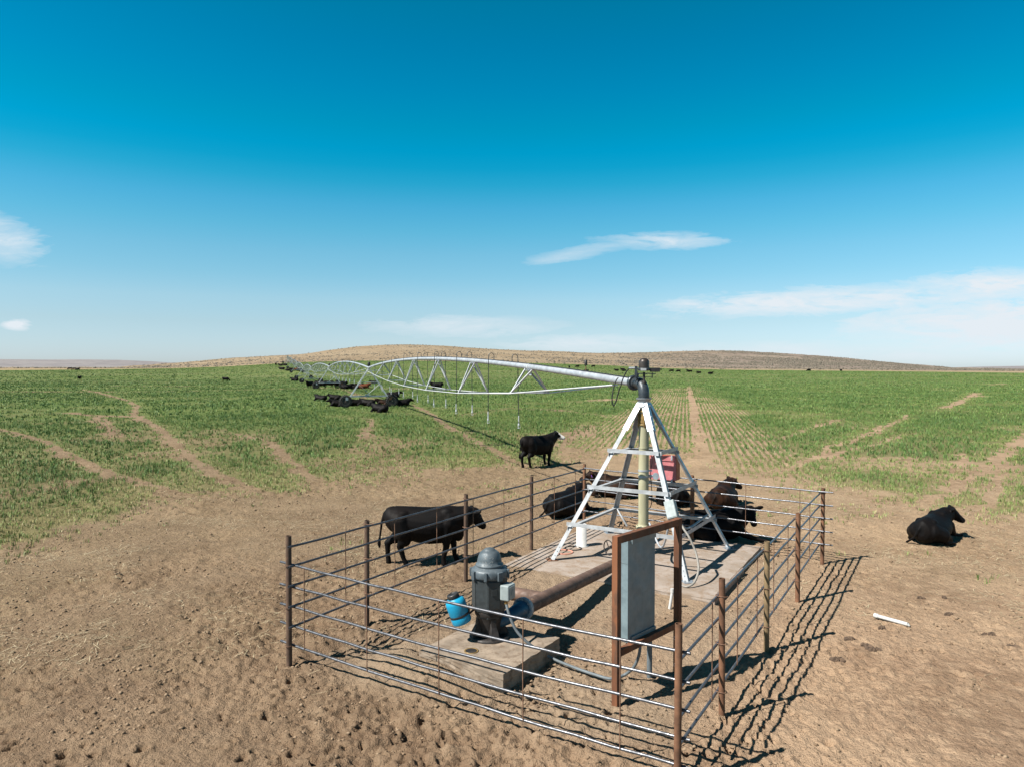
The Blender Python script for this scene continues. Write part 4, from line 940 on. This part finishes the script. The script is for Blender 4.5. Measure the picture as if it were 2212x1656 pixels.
# blue jug strapped beside the pump
JB = gy(989, 1315, 9.22); ja = (UP*math.cos(R(19))+V(-1, -.1).normalized()*math.sin(R(19))).normalized()
jg = thing('blue_jug', JB-ja*.17, 'bright blue plastic drum with black lid, leaning on the left of the pump', 'jug')
MB().lathe(JB, [(.100, -.185), (.122, -.18), (.130, -.165), (.131, -.09), (.127, -.08), (.127, -.05), (.131, -.04), (.132, .09), (.124, .125), (.10, .15), (.072, .16), (.068, .172)], 32, ja).build('drum', M['jug'], jg)
MB().lathe(JB+ja*.166, [(.078, 0), (.080, .01), (.080, .042), (.072, .052), (.05, .054), (.048, .048), (.001, .048)], 28, ja).build('lid', M['black_pl'], jg)
sk = MB().lathe(JB-ja*.085, [(.1325, 0), (.1335, .002), (.1335, .026), (.1325, .028)], 32, ja)
sk.tube([JB-ja*.07+V(.12, .02), PB+UP*.40+V(-.17, -.02)], .014, 8); sk.box(JB-ja*.03+V(.137, .0), (.02, .05, .20), (V(1, 0), V(0, 1), UP))
sk.build('strap', M['black_pl'], jg)

# conduit from motor to cabinet stand
cz_ = [((775, 750), None, 9.24), ((800, 850), None, 9.15), ((870, 1000), None, 9.1), ((1000, 1130), None, 9.05)]
def z5(x, y): return ((1700+x/2.366)*.54, (2100+y/2.366)*.54)
ccp = [cbx-UP*.15-ct*.04]
for (x_, y_), _, Y_ in cz_[1:]: D_ = z5(x_, y_); ccp.append(gy(D_[0], D_[1], Y_))
for x_, y_ in ((1200, 1250), (1400, 1335), (1600, 1405), (1765, 1447)): D_ = z5(x_, y_); q = gz(D_[0], D_[1], .05); q.z = .045; ccp.append(q)
ccp += [gy(1349, 1463, 8.62), gy(1367, 1442, 8.52), gy(1377, 1424, 8.46), gy(1382, 1404, 8.42), gy(1384, 1380, 8.42)]
ccp[-5].z = max(ccp[-5].z, .05)
tag(MB().tube(smooth_path(ccp, 6), .0185, 12).build('electrical_conduit', M['conduit'], None, origin=V(ccp[5].x, ccp[5].y, 0)), 'grey flexible conduit looping from the pump motor across the soil to the cabinet', 'conduit')

# ------------------------------------------------------------------ cabinet stand
FA = gz(1331, 1525); FB = gz(1463, 1448); fd = (FB-FA).normalized(); fn_ = V(fd.y, -fd.x)   # faces the camera side
cs = thing('cabinet_stand', ((FA+FB)/2), 'rusty square tube frame holding a tall narrow grey electrical cabinet', 'electrical stand')
for p, z in ((FA, 1.93), (FB, 1.93)): MB().box(V(p.x, p.y, z/2-.1), (.076, .076, z+.2), (fd, fn_, UP), .004).build('frame_post', M['frame_rust'], cs)
MB().box((FA+FB)/2+UP*1.885, ((FB-FA).length-.08, .07, .085), (fd, fn_, UP), .004).build('top_bar', M['frame_rust'], cs)
MB().box((FA+FB)/2+UP*.60, ((FB-FA).length-.08, .07, .076), (fd, fn_, UP), .004).build('bottom_bar', M['frame_rust'], cs)
K = FA+fd*.295-fn_*.045
c_ = K+fd*.285-fn_*.10+UP*1.215
cbn = MB().box(c_, (.57, .19, 1.19), (fd, fn_, UP), .004).build('cabinet', M['cabinet'], cs)
for z in (1.795, .655):
    MB().box(K+fd*.31+UP*z-fn_*-.002, (.50, .03, .06), (fd, fn_, UP), .003).build('mounting_flange', M['cab_dark'], cbn)
MB().box(c_-fd*.287+UP*.33, (.004, .17, .006), (fd, fn_, UP)).build('seam', M['cab_dark'], cbn)
sq = gz(1402.8, 1463)
MB().tube([V(sq.x, sq.y, gnd(sq)-.05), V(sq.x, sq.y, .65)], .033, 14).build('support_pipe', M['conduit'], cs)
MB().tube([K+fd*.12-fn_*.08+UP*.56, K+fd*.12-fn_*.08+UP*.64], .03, 10).tube([K+fd*.30-fn_*.08+UP*.56, K+fd*.30-fn_*.08+UP*.64], .035, 10).tube([K+fd*.40-fn_*.10+UP*.57, K+fd*.40-fn_*.1+UP*.64], .02, 10).build('cable_gland', M['rust'], cbn)

# ------------------------------------------------------------------ loose things
q = gz(1256, 1178, SLABZ)
tag(MB().lathe(q, [(.15, 0), (.15, .015), (.108, .016), (.108, .46), (.100, .46), (.098, .30)], 24).build('vent_stub', M['pvc'], None, origin=q), 'fat white plastic pipe stub standing on the slab behind the left leg', 'pipe stub')
for (x_, y_, r_, mk, nm, lb_) in ((1238, 1183, .17, 'black_pl', 'rubber_ring', 'dark rubber ring lying on the slab by the white stub'), (1218, 1191, .18, 'ring_red', 'rubber_ring', 'faded red rubber ring lying flat on the slab beside the dark ring')):
    c_ = gz(x_, y_, SLABZ+.008)
    tag(MB().tube([c_+V(math.cos(a_)*r_, math.sin(a_)*r_*.95) for a_ in [2*math.pi*i/28 for i in range(28)]], .014, 8, close=True).build(nm, M[mk], None, origin=c_), lb_, 'rubber ring', 'rings lying on the slab')
w0 = gz(1446, 1313); w1 = w0+V(.05, .02, .31)
tag(MB().tube([V(w0.x, w0.y, -.02), w1-UP*.05], .024, 12).tube([w1-UP*.06, w1], .032, 12).build('pipe_stub', M['pvc'], None, origin=w0), 'thin white pipe stub leaning up from the soil before the slab', 'pipe stub')
a_, b_ = gz(1889, 1326, .03), gz(1965, 1347, .03); za = max(gnd(a_), gnd(b_))+.035; a_.z = b_.z = za
dd = (b_-a_).normalized()
wp = MB().tube([a_, b_-dd*.03], .028, 14).tube([a_-dd*.002, a_+dd*.06], .035, 14)
wp.tube([b_-dd*.031, b_-dd*.0+V(0, 0, -.018)], [.028, .012], 14)
tag(wp.build('white_pipe', M['pvc'], None, origin=(a_+b_)/2), 'short length of white plastic pipe lying on the bare soil outside the pen', 'pipe')
# dark dung pats on the trampled soil
dm_ = mat_simple('dry_dung', (.12, .078, .05), .95, 0, .4, 14, bump=.004)
DUNG = ['largest dung pat of the cluster below left of the white pipe', 'dung pat at the right edge of the cluster by the white pipe', 'dung pat nearest the striped fence shadow', 'dung pat right of the white pipe, level with its end', 'dung pat above the right end of the white pipe', 'left of two touching dung pats at the right edge', 'right of two touching dung pats at the right edge', '', 'dung pat farthest right, close to the picture edge', 'dung pat lowest in the cluster beside the fence shadow', 'small dung pat just below the white pipe', 'dung pat farthest up, between the white pipe and the lying cow']
for i, (x_, y_, r_) in enumerate([(1872, 1392, .16), (1890, 1400, .11), (1835, 1378, .13), (2050, 1325, .10), (1990, 1290, .09), (2128, 1365, .08), (2142, 1367, .08), (1650, 1270, .0), (2187, 1393, .11), (1810, 1420, .13), (1905, 1358, .07), (2040, 1290, .08)]):
    if r_ <= 0: continue
    r_ *= .48
    c_ = gz(x_, y_); c_.z = gnd(c_); d_ = MB(); sg = 18
    ph = random.uniform(0, 6); vs = []
    for rr_, zz_ in ((1, -.01), (.92, .018), (.6, .03), (.25, .026)):
        for k in range(sg):
            a2_ = 2*math.pi*k/sg; w_ = 1+.30*math.sin(2*a2_+ph*3)+.22*math.sin(5*a2_+ph)+random.uniform(-.22, .22); vs.append(c_+V(math.cos(a2_)*r_*rr_*w_*1.2, math.sin(a2_)*r_*rr_*w_, zz_+random.uniform(-.014, .014)*(zz_ > 0)))
    d_.add(vs, [(j*sg+k, j*sg+(k+1) % sg, (j+1)*sg+(k+1) % sg, (j+1)*sg+k) for j in range(3) for k in range(sg)], False); d_.add(vs[-sg:], [tuple(range(sg))], False)
    tag(d_.build('dung_pat', dm_, None, origin=c_), DUNG[i], 'dung pat', 'dung pats on the soil')

# ------------------------------------------------------------------ cows
def cowmat(name, base, tint, amt, rough=.62):
    m, t, b = make_mat(name, rough); P = t.n('ShaderNodeTexCoord').outputs['Object']
    c_ = t.mix(t.m('MULTIPLY', t.mr(t.noise(P, 2.6, 4, .6, .5), .38, .66), amt), base, tint)
    hair = t.noise(t.vm('MULTIPLY', P, (1, 1, .35)), 60, 3, .7)
    c_ = t.mix(t.mr(hair, .4, .75, 0, .3), c_, tuple(min(1, q*1.8+.004) for q in base))
    t.set(b.inputs['Base Color'], c_); b.inputs['Specular IOR Level'].default_value = .11
    bp = t.n('ShaderNodeBump'); bp.inputs['Strength'].default_value = .35; bp.inputs['Distance'].default_value = .008
    t.set(bp.inputs['Height'], t.m('ADD', hair, t.noise(P, 9, 4, .6))); t.set(b.inputs['Normal'], bp.outputs[0]); return m
M['black_hide'] = cowmat('black_hide', (.0036, .0034, .0038), (.010, .006, .0045), .5)
M['brown_hide'] = cowmat('brown_black_hide', (.0065, .0042, .0035), (.050, .021, .010), .9)
M['red_hide'] = cowmat('red_hide', (.125, .038, .016), (.075, .022, .010), .7)
M['white_hair'] = cowmat('white_face_hair', (.72, .69, .64), (.6, .56, .5), .5, .8)
M['eye'] = mat_simple('dark_eye', (.01, .008, .007), .15, 0, .1, 5)
M['nose'] = mat_simple('wet_black_nose', (.02, .018, .018), .3, 0, .2, 5)
M['tag_pink'] = mat_simple('pink_ear_tag', (.62, .10, .36), .5, 0, .05, 5)
M['tag_purple'] = mat_simple('purple_ear_tag', (.32, .12, .62), .5, 0, .05, 5)
M['tag_yellow'] = mat_simple('yellow_ear_tag', (.66, .60, .10), .5, 0, .05, 5)

def cow_shape(pose, voxel=.02, head_yaw=0, head_pitch=-25, neck_yaw=None, white=False, step=0, slim=1.0):
    """returns (mesh, info). x forward, z up, metres"""
    B = MB(); YW = R(head_yaw)
    def ell(c, r, seg=14, M3=None):
        c = Vector(c); vs = []; n_ = 9
        for i in range(n_+1):
            th_ = math.pi*i/n_
            for k in range(seg):
                a_ = 2*math.pi*k/seg; p = Vector((math.sin(th_)*math.cos(a_)*r[0], math.sin(th_)*math.sin(a_)*r[1], math.cos(th_)*r[2]))
                vs.append(c+(M3 @ p if M3 else p))
        B.add(vs, [(i*seg+k, i*seg+(k+1) % seg, (i+1)*seg+(k+1) % seg, (i+1)*seg+k) for i in range(n_) for k in range(seg)], True)
    def limb(pts, rs):
        B.tube(pts, rs, 12)
        for p, r_ in zip(pts, rs): ell(p, (r_, r_, r_), 10)
    lying = pose == 'lie'
    if not lying:
        sec = [(-.80, .94, .06, .08), (-.775, .93, .15, .17), (-.70, .905, .22, .235), (-.56, .865, .270, .290), (-.38, .815, .295, .335), (-.15, .775, .320, .360), (.08, .755, .330, .370), (.28, .765, .310, .370), (.44, .78, .275, .365), (.56, .80, .235, .335), (.66, .82, .18, .28), (.74, .84, .10, .17)]
        zs_ = 0
    else:
        sec = [(-.76, .37, .08, .14), (-.72, .37, .17, .23), (-.62, .35, .26, .30), (-.42, .345, .345, .335), (-.15, .335, .40, .335), (.08, .335, .395, .340), (.28, .350, .36, .355), (.44, .375, .31, .365), (.56, .41, .25, .335), (.66, .45, .18, .26), (.73, .48, .10, .15)]
    seg = 20; vs = []
    for x_, zc, ry, rz in sec:
        for k in range(seg):
            a_ = 2*math.pi*k/seg; cy_, sy_ = math.cos(a_), math.sin(a_)
            # flat-ish back, fuller lower barrel
            zz_ = sy_*rz*(1 if sy_ < 0 else .97); yy_ = cy_*ry*slim*(1-(.34 if lying else .22)*max(0, sy_)**2)
            if sy_ > .6: zz_ *= (1-.05*(sy_-.6))
            vs.append((x_, yy_, zc+zz_))
    n_ = len(sec)
    B.add(vs, [(i*seg+k, i*seg+(k+1) % seg, (i+1)*seg+(k+1) % seg, (i+1)*seg+k) for i in range(n_-1) for k in range(seg)], True)
    B.add(vs[:seg], [tuple(range(seg))]); B.add(vs[-seg:], [tuple(range(seg))[::-1]])
    NY = R(neck_yaw if neck_yaw is not None else head_yaw*.45)
    cn, sn = math.cos(NY), math.sin(NY)
    if pose == 'graze':
        nb = V(.58, 0, .88); nm = nb+V(.24*cn, .24*sn, -.18); hd = nb+V(.42*cn, .42*sn, -.48)
        hp_ = -62
    elif lying:
        nb = V(.48, 0, .50); nm = nb+V(.18*cn, .18*sn, .07); hd = nb+V(.32*cn, .32*sn, .15); hp_ = head_pitch
    elif pose == 'low':
        nb = V(.56, 0, .90); nm = nb+V(.20*cn, .20*sn, .01); hd = nb+V(.36*cn, .36*sn, .04); hp_ = head_pitch
    else:
        nb = V(.52, 0, .90); nm = nb+V(.19*cn, .19*sn, .09); hd = nb+V(.32*cn, .32*sn, .20); hp_ = head_pitch
    limb([nb-V(.12, 0, .05), nm, hd], [.265, .205, .135]); limb([nb-V(-.04, 0, .20), nm-UP*.13, hd-UP*.06], [.17, .125, .09])
    hz_, hpp = YW, R(hp_); f = V(math.cos(hz_)*math.cos(hpp), math.sin(hz_)*math.cos(hpp), math.sin(hpp)); sdv = V(-math.sin(hz_), math.cos(hz_)); upv = f.cross(sdv)
    if upv.z < 0 and pose != 'graze': upv = -upv
    M3 = Matrix((f, sdv, upv)).transposed()
    ell(hd+upv*.03, (.12, .12, .115), 14, M3); ell(hd+f*.10, (.13, .105, .11), 14, M3)
    limb([hd+f*.06+upv*.01, hd+f*.20-upv*.0, hd+f*.33-upv*.015], [.100, .080, .070])
    limb([hd+f*.04-upv*.06, hd+f*.20-upv*.065, hd+f*.30-upv*.05], [.072, .056, .050])
    ell(hd+f*.345-upv*.02, (.048, .072, .062), 12, M3)
    ears = []
    for s_ in (-1, 1):
        e = (sdv*s_+upv*.22-f*.12).normalized(); ec = hd+sdv*s_*.185+upv*.075-f*.03; e2 = f.cross(e).normalized(); e3 = e.cross(e2)
        ell(ec, (.125, .065, .036), 12, Matrix((e, e2, e3)).transposed() ); ears.append(ec+e*.05-UP*.03)
    if not lying:
        for s_ in (-1, 1):
            o_ = step*s_
            fx_ = .44
            limb([V(fx_-.02, s_*.15, .80), V(fx_-.04+o_*.02, s_*.165, .60), V(fx_+.02+o_*.09, s_*.15, .36), V(fx_+o_*.14, s_*.145, .13), V(fx_+.03+o_*.16, s_*.145, .045)], [.17, .12, .066, .046, .054])
            B.lathe(V(fx_+.03+o_*.16, s_*.145, 0), [(.060, 0), (.050, .055)], 10)
            ell((-.44, s_*.17, 1.015), (.12, .07, .06)); ell((.40, s_*.12, .98), (.15, .09, .12))
            o_ = -step*s_; hx = -.52
            limb([V(hx+.02, s_*.13, .86), V(hx+.06+o_*.04, s_*.165, .66), V(hx+.03+o_*.10, s_*.155, .50), V(hx-.11+o_*.16, s_*.145, .385), V(hx-.07+o_*.20, s_*.14, .14), V(hx-.04+o_*.22, s_*.14, .045)], [.21, .18, .125, .068, .046, .054])
            B.lathe(V(hx-.04+o_*.22, s_*.14, 0), [(.060, 0), (.050, .055)], 10)
        limb([V(-.70, 0, 1.06), V(-.80, 0, 1.00), V(-.855, -.01, .82), V(-.88, -.01, .62), V(-.90, 0, .50)], [.05, .036, .028, .024, .026])
        limb([V(-.90, 0, .50), V(-.905, 0, .40), V(-.90, 0, .33)], [.030, .038, .018])
        ell((.62, 0, .62), (.13, .11, .20))
    else:
        for s_ in (-1, 1):
            limb([V(.40, s_*.22, .36), V(.62, s_*.25, .17), V(.74 if s_ > 0 else .80, s_*.24, .09)], [.15, .085, .055])
            limb([V(.74 if s_ > 0 else .80, s_*.24, .09), V(.58 if s_ > 0 else 1.02, s_*.30, .05), V(.52 if s_ > 0 else 1.10, s_*.32, .045)], [.052, .038, .045])
            limb([V(-.50, s_*.15, .34), V(-.30, s_*.30, .24), V(-.12, s_*.37, .14)], [.21, .18, .11]); ell((-.42, s_*.16, .555), (.12, .08, .06)); ell((.36, s_*.12, .60), (.15, .09, .10))
            limb([V(-.12, s_*.40, .15), V(-.30, s_*.40, .07), V(-.06, s_*.46, .045), V(.03, s_*.46, .04)], [.085, .055, .04, .042])
        limb([V(-.68, 0, .56), V(-.76, .05, .40), V(-.76, .16, .18), V(-.70, .34, .04)], [.05, .036, .026, .03])
    o = B.build('cow_tmp', M['black_hide'], None)
    md = o.modifiers.new('r', 'REMESH'); md.mode = 'VOXEL'; md.voxel_size = voxel; md.use_smooth_shade = True
    ms_ = o.modifiers.new('s', 'SMOOTH'); ms_.factor = .5; ms_.iterations = 5 if voxel < .03 else 2
    dg = bpy.context.evaluated_depsgraph_get(); dg.update()
    me = bpy.data.meshes.new_from_object(o.evaluated_get(dg)); me.name = 'cow_body'; bpy.data.objects.remove(o)
    for p in me.polygons: p.use_smooth = True
    info = dict(hd=hd, f=f, sdv=sdv, upv=upv, ears=ears)
    while len(me.materials) < 1: me.materials.append(M['black_hide'])
    if white:
        me.materials.append(M['white_hair']); me.materials.append(M['nose'])
        for p in me.polygons:
            c_ = p.center-hd; a_ = c_.dot(f); l_ = abs(c_.dot(sdv)); u_ = c_.dot(upv)
            if c_.length < .45 and a_ > .0 and ((l_ < .045 and u_ > -.02) or (a_ > .22 and l_ < .11) or (l_ < .075 and a_ > .10)): p.material_index = 1
            if c_.length < .5 and a_ > .375: p.material_index = 2
    return me, info
cow_cache = {}
def get_cow(key, **kw):
    if key not in cow_cache: cow_cache[key] = cow_shape(**kw)
    return cow_cache[key]
NEAR_V, FAR_V = .02, .045
def cow(key, kw, pos, heading, label, hide='black_hide', group='black cattle herd', scale=1.0, details=False, tagc=None, zoff=0):
    kw = dict(kw); me, info = get_cow(key, **kw)
    if hide != 'black_hide' or details:
        me = me.copy(); me.materials[0] = M[hide]
    o = bpy.data.objects.new('cow', me); COL.objects.link(o)
    o.location = (pos.x, pos.y, pos.z+zoff); o.rotation_euler = (0, 0, R(heading)); o.scale = (scale,)*3
    tag(o, label, 'cow', group)
    if details:
        hd, f, sdv, upv = info['hd'], info['f'], info['sdv'], info['upv']
        for s_ in (-1, 1): MB().lathe(hd+f*.11+sdv*s_*.088+upv*.05, [(.018, -.012), (.016, .004), (.009, .011), (.001, .013)], 10, sdv*s_).build('eye', M['eye'], o, origin=V(0, 0, 0))
        if tagc:
            for s_, mk in tagc:
                e = info['ears'][0 if s_ < 0 else 1]; MB().box(e-upv*.045+f*.035, (.012, .055, .07), (f, sdv, upv), .003).build('ear_tag', M[mk], o, origin=V(0, 0, 0))
    return o
def gpos(x, y): p = hit(x, y); return p
N = dict(voxel=.018)
cow('walk', dict(pose='low', head_yaw=18, head_pitch=-48, neck_yaw=8, step=.8, **N), gz(921, 1216), 6, 'black cow walking right just outside the left side of the pen', scale=1.0, details=True)
cow('baldy', dict(pose='stand', head_yaw=-42, head_pitch=-20, neck_yaw=-12, white=True, step=.25, **N), gz(1162, 1006), 42, 'black cow with a white face standing beyond the pen, seen from behind', scale=1.07, details=True)
cow('lieR', dict(pose='lie', head_yaw=-62, head_pitch=-35, neck_yaw=-30, **N), gz(2014, 1168), 42, 'black cow with a pink ear tag lying alone on the soil right of the pen', details=True, tagc=[(1, 'tag_pink')], scale=.90)
cow('lieA', dict(pose='lie', head_yaw=-10, head_pitch=-20, **N), gz(1222, 1112), 52, 'black cow lying with its back turned at the far left corner of the pen', scale=.98)
cow('lieB', dict(pose='lie', head_yaw=15, head_pitch=-20, **N), gz(1332, 1072), 168, 'dark cow with a purple ear tag lying behind the stand, facing left', hide='brown_hide', details=True, tagc=[(1, 'tag_purple'), (-1, 'tag_purple')], scale=.95)
cow('lieC', dict(pose='lie', head_yaw=20, head_pitch=-30, neck_yaw=10, **N), gz(1452, 1088), 95, 'black cow lying half hidden behind the right leg of the stand', scale=.92)
cow('lieD', dict(pose='lie', head_yaw=-50, head_pitch=-28, neck_yaw=-20, **N), gz(1560, 1096), 62, 'brown backed cow lying beyond the back rails with its head turned right', hide='brown_hide', details=True, scale=.95)
cow('lieE', dict(pose='lie', head_yaw=-86, head_pitch=-40, neck_yaw=-25, **N), gz(1540, 1163), -2, 'black cow lying close against the back rails, facing the camera with ears spread', details=True, scale=1.0)
# herd round the towers (seen small)
F2 = dict(voxel=.032)
K1 = dict(pose='lie', head_yaw=0, head_pitch=-20, **F2); K2 = dict(pose='lie', head_yaw=50, head_pitch=-25, **F2); K3 = dict(pose='lie', head_yaw=-70, head_pitch=-25, white=True, **F2)
K4 = dict(pose='stand', head_yaw=15, head_pitch=-25, step=.3, **F2); K5 = dict(pose='graze', head_yaw=0, step=.4, **F2); K6 = dict(pose='lie', head_yaw=35, head_pitch=-50, white=True, **F2)
herd = [('k3', K3, 693, 866, 165, 'black cow with a white face lying left of the first wheeled tower', 'black_hide', 1.05),
    ('k1', K1, 724, 864, 176, 'black cow lying left of the first tower, facing left behind the wheel', 'black_hide', 1.0),
    ('k1', K1, 730, 878, 195, 'black cow lying partly behind the left wheel of the first tower', 'black_hide', 1.05),
    ('k2', K2, 770, 877, 200, 'black cow lying under the left half of the first tower beam', 'black_hide', 1.05),
    ('k1', K1, 795, 877, 170, 'black cow lying under the middle of the first tower beam', 'black_hide', 1.05),
    ('k1', K1, 821, 890, 160, 'black cow lying nearest the camera, in front of the first tower', 'black_hide', 1.12),
    ('k2', K2, 829, 876, 185, 'black cow lying behind the right wheel of the first tower', 'brown_hide', 1.0),
    ('k1', K1, 868, 878, 8, 'black cow lying right of the first tower with its head to the right', 'black_hide', 1.1),
    ('k1', K1, 849, 859, 10, 'black cow lying behind the first tower, head held above the wheel', 'black_hide', 1.15),
    ('k4', K4, 669, 839, 250, 'black cow standing at the left of the herd under the second tower', 'black_hide', 1.1),
    ('k4', K4, 694, 839.5, 165, 'black cow standing broadside behind the wheel of the second tower', 'black_hide', 1.15),
    ('k5', K5, 711, 838, 350, 'black cow grazing in the middle of the herd under the second tower', 'black_hide', 1.15),
    ('k4', K4, 728, 839.5, 100, 'black cow standing with its rump to the camera under the second tower', 'black_hide', 1.15),
    ('k4', K4, 740, 838, 175, 'black cow standing behind its neighbour at the right leg of the second tower', 'black_hide', 1.1),
    ('k2', K2, 749, 840, 0, 'black cow lying just right of the standing herd', 'black_hide', 1.2),
    ('k1', K1, 757, 839.5, 5, 'brown tinged cow lying in the row between the herd and the red cow', 'brown_hide', 1.15),
    ('k1', K1, 771, 839.5, 3, 'black cow lying directly left of the red cow', 'black_hide', 1.2),
    ('k6', K6, 786, 839.6, 5, 'red brown cow with a white face lying at the end of the row', 'red_hide', 1.25),
    ('k1', K1, 808, 829.5, 170, 'small black cow lying alone beyond the red cow', 'black_hide', 1.1),
    ('k4', K4, 944, 845, 182, 'black cow standing alone beneath the first span', 'black_hide', 1.18),
    ('k1', K1, 637, 823, 180, 'black cow lying flat left of the third tower', 'black_hide', 1.3),
    ('k5', K5, 487, 824, 0, 'lone black cow grazing in the green field left of the pipeline', 'black_hide', 1.1),
    ('k4', K4, 172, 821, 95, 'lone black cow standing far left in the green field', 'black_hide', 1.1)]
for key, kw, x_, y_, hd_, lb_, hide, sc2 in herd:
    p = gpos(x_, y_); cow(key, kw, p, hd_, lb_, hide, scale=sc2*(.86 if y_ > 850 else .92))
F3 = dict(voxel=.05); G = dict(pose='graze', step=.3, **F3); S3 = dict(pose='stand', step=.2, head_pitch=-25, **F3); L3 = dict(pose='lie', **F3)
farc = [('g', G, 1195.6, 799, 180, 'grazing cow first from the left in the distant herd above the pipe', 1), ('l', L3, 1210, 802, 0, 'cow lying just above the pipe in the distant herd', 1), ('s', S3, 1229.7, 796, 95, 'cow seen end on in the distant herd between two grazing cows', 1),
    ('g', G, 1247.8, 795, 180, 'grazing cow third from the left in the distant herd', 1.1), ('g', G, 1282, 794.3, 180, 'highest grazing cow of the distant herd, against the hill edge', 1), ('g', G, 1266.6, 806, 180, 'grazing cow lowest in the distant herd above the pipe', 1.1),
    ('l', L3, 1332, 801.5, 180, 'cow lying by the black gauge on the pipe, far off', 1.2), ('l', L3, 1345, 799.5, 180, 'cow lying left of the collector dome, upper of two', 1.2), ('l', L3, 1348, 802, 180, 'cow lying left of the collector dome, lower of two', 1.2),
    ('g', G, 1451, 804.5, 180, 'grazing cow nearest right of the collector dome, far off', 1.1), ('g', G, 1466, 805, 180, 'grazing cow second right of the collector dome', 1.1), ('s', S3, 1485, 804.5, 95, 'cow seen end on right of the dome beside a standing cow', 1.05), ('s', S3, 1491, 806, 180, 'cow standing broadside right of the dome above the planted rows', 1.1),
    ('l', L3, 1510, 806.5, 180, 'cow lying far off right of the planted rows', 1.2), ('l', L3, 1534.6, 808.5, 0, 'cow lying apart at the right end of the distant herd', 1.3),
    ('g', G, 1747.5, 803, 180, 'tiny grazing cow alone at the foot of the right hill', 1.2), ('s', S3, 1816.6, 803, 95, 'tiny cow farthest right at the foot of the hill', 1.1),
    ('g', G, 150.8, 799.5, 180, 'tiny cow leftmost of the three near the horizon at far left', 1.2), ('g', G, 160.5, 799.5, 180, 'tiny cow in the middle of the three near the horizon at far left', 1.1), ('l', L3, 167, 799.5, 0, 'tiny cow rightmost of the three near the horizon at far left', 1.5),
    ('s', S3, 596, 790, 100, 'cow standing at the left edge of the far end of the pipeline', 1.2), ('l', L3, 606, 790.5, 180, 'cow lying left of the far end of the pipeline', 1.4), ('l', L3, 616, 790, 180, 'cow lying under the far end of the pipeline', 1.4), ('l', L3, 609, 799, 180, 'cow lying flat left of the fifth tower', 1.5),
    ('l', L3, 622, 801.5, 0, 'black cow lying at the left wheel of the fifth tower', 1.3), ('s', S3, 631, 802, 180, 'black cow standing under the fifth tower', 1.1), ('lb', L3, 638, 801, 0, 'brown cow lying in the group under the fifth tower', 1.4), ('l', L3, 646, 802, 0, 'black cow lying at the right end of the group under the fifth tower', 1.3)]
for key, kw, x_, y_, hd_, lb_, sc2 in farc:
    p = gpos(x_, y_)
    if p is None: p = gy(x_, y_, 400); p.z = tz(p.x, p.y)
    if (p.y > 420): p = gy(x_, y_, 420); p.z = tz(p.x, p.y)
    cow(key, kw, p, hd_, lb_, 'red_hide' if key == 'lb' else 'black_hide', scale=sc2, zoff=.05)

# ------------------------------------------------------------------ reflectance: one factor for every surface, matched to the exposure
for m_ in bpy.data.materials:
    nt = m_.node_tree; b = next(n_ for n_ in nt.nodes if n_.type == 'BSDF_PRINCIPLED'); l_ = b.inputs['Base Color'].links
    if not l_: continue
    src = l_[0].from_socket; mx = nt.nodes.new('ShaderNodeMix'); mx.data_type = 'RGBA'; mx.blend_type = 'MULTIPLY'; mx.inputs[0].default_value = 1
    mx.inputs[7].default_value = (REFL, REFL, REFL, 1); nt.links.new(src, mx.inputs[6]); nt.links.new(mx.outputs[2], b.inputs['Base Color'])
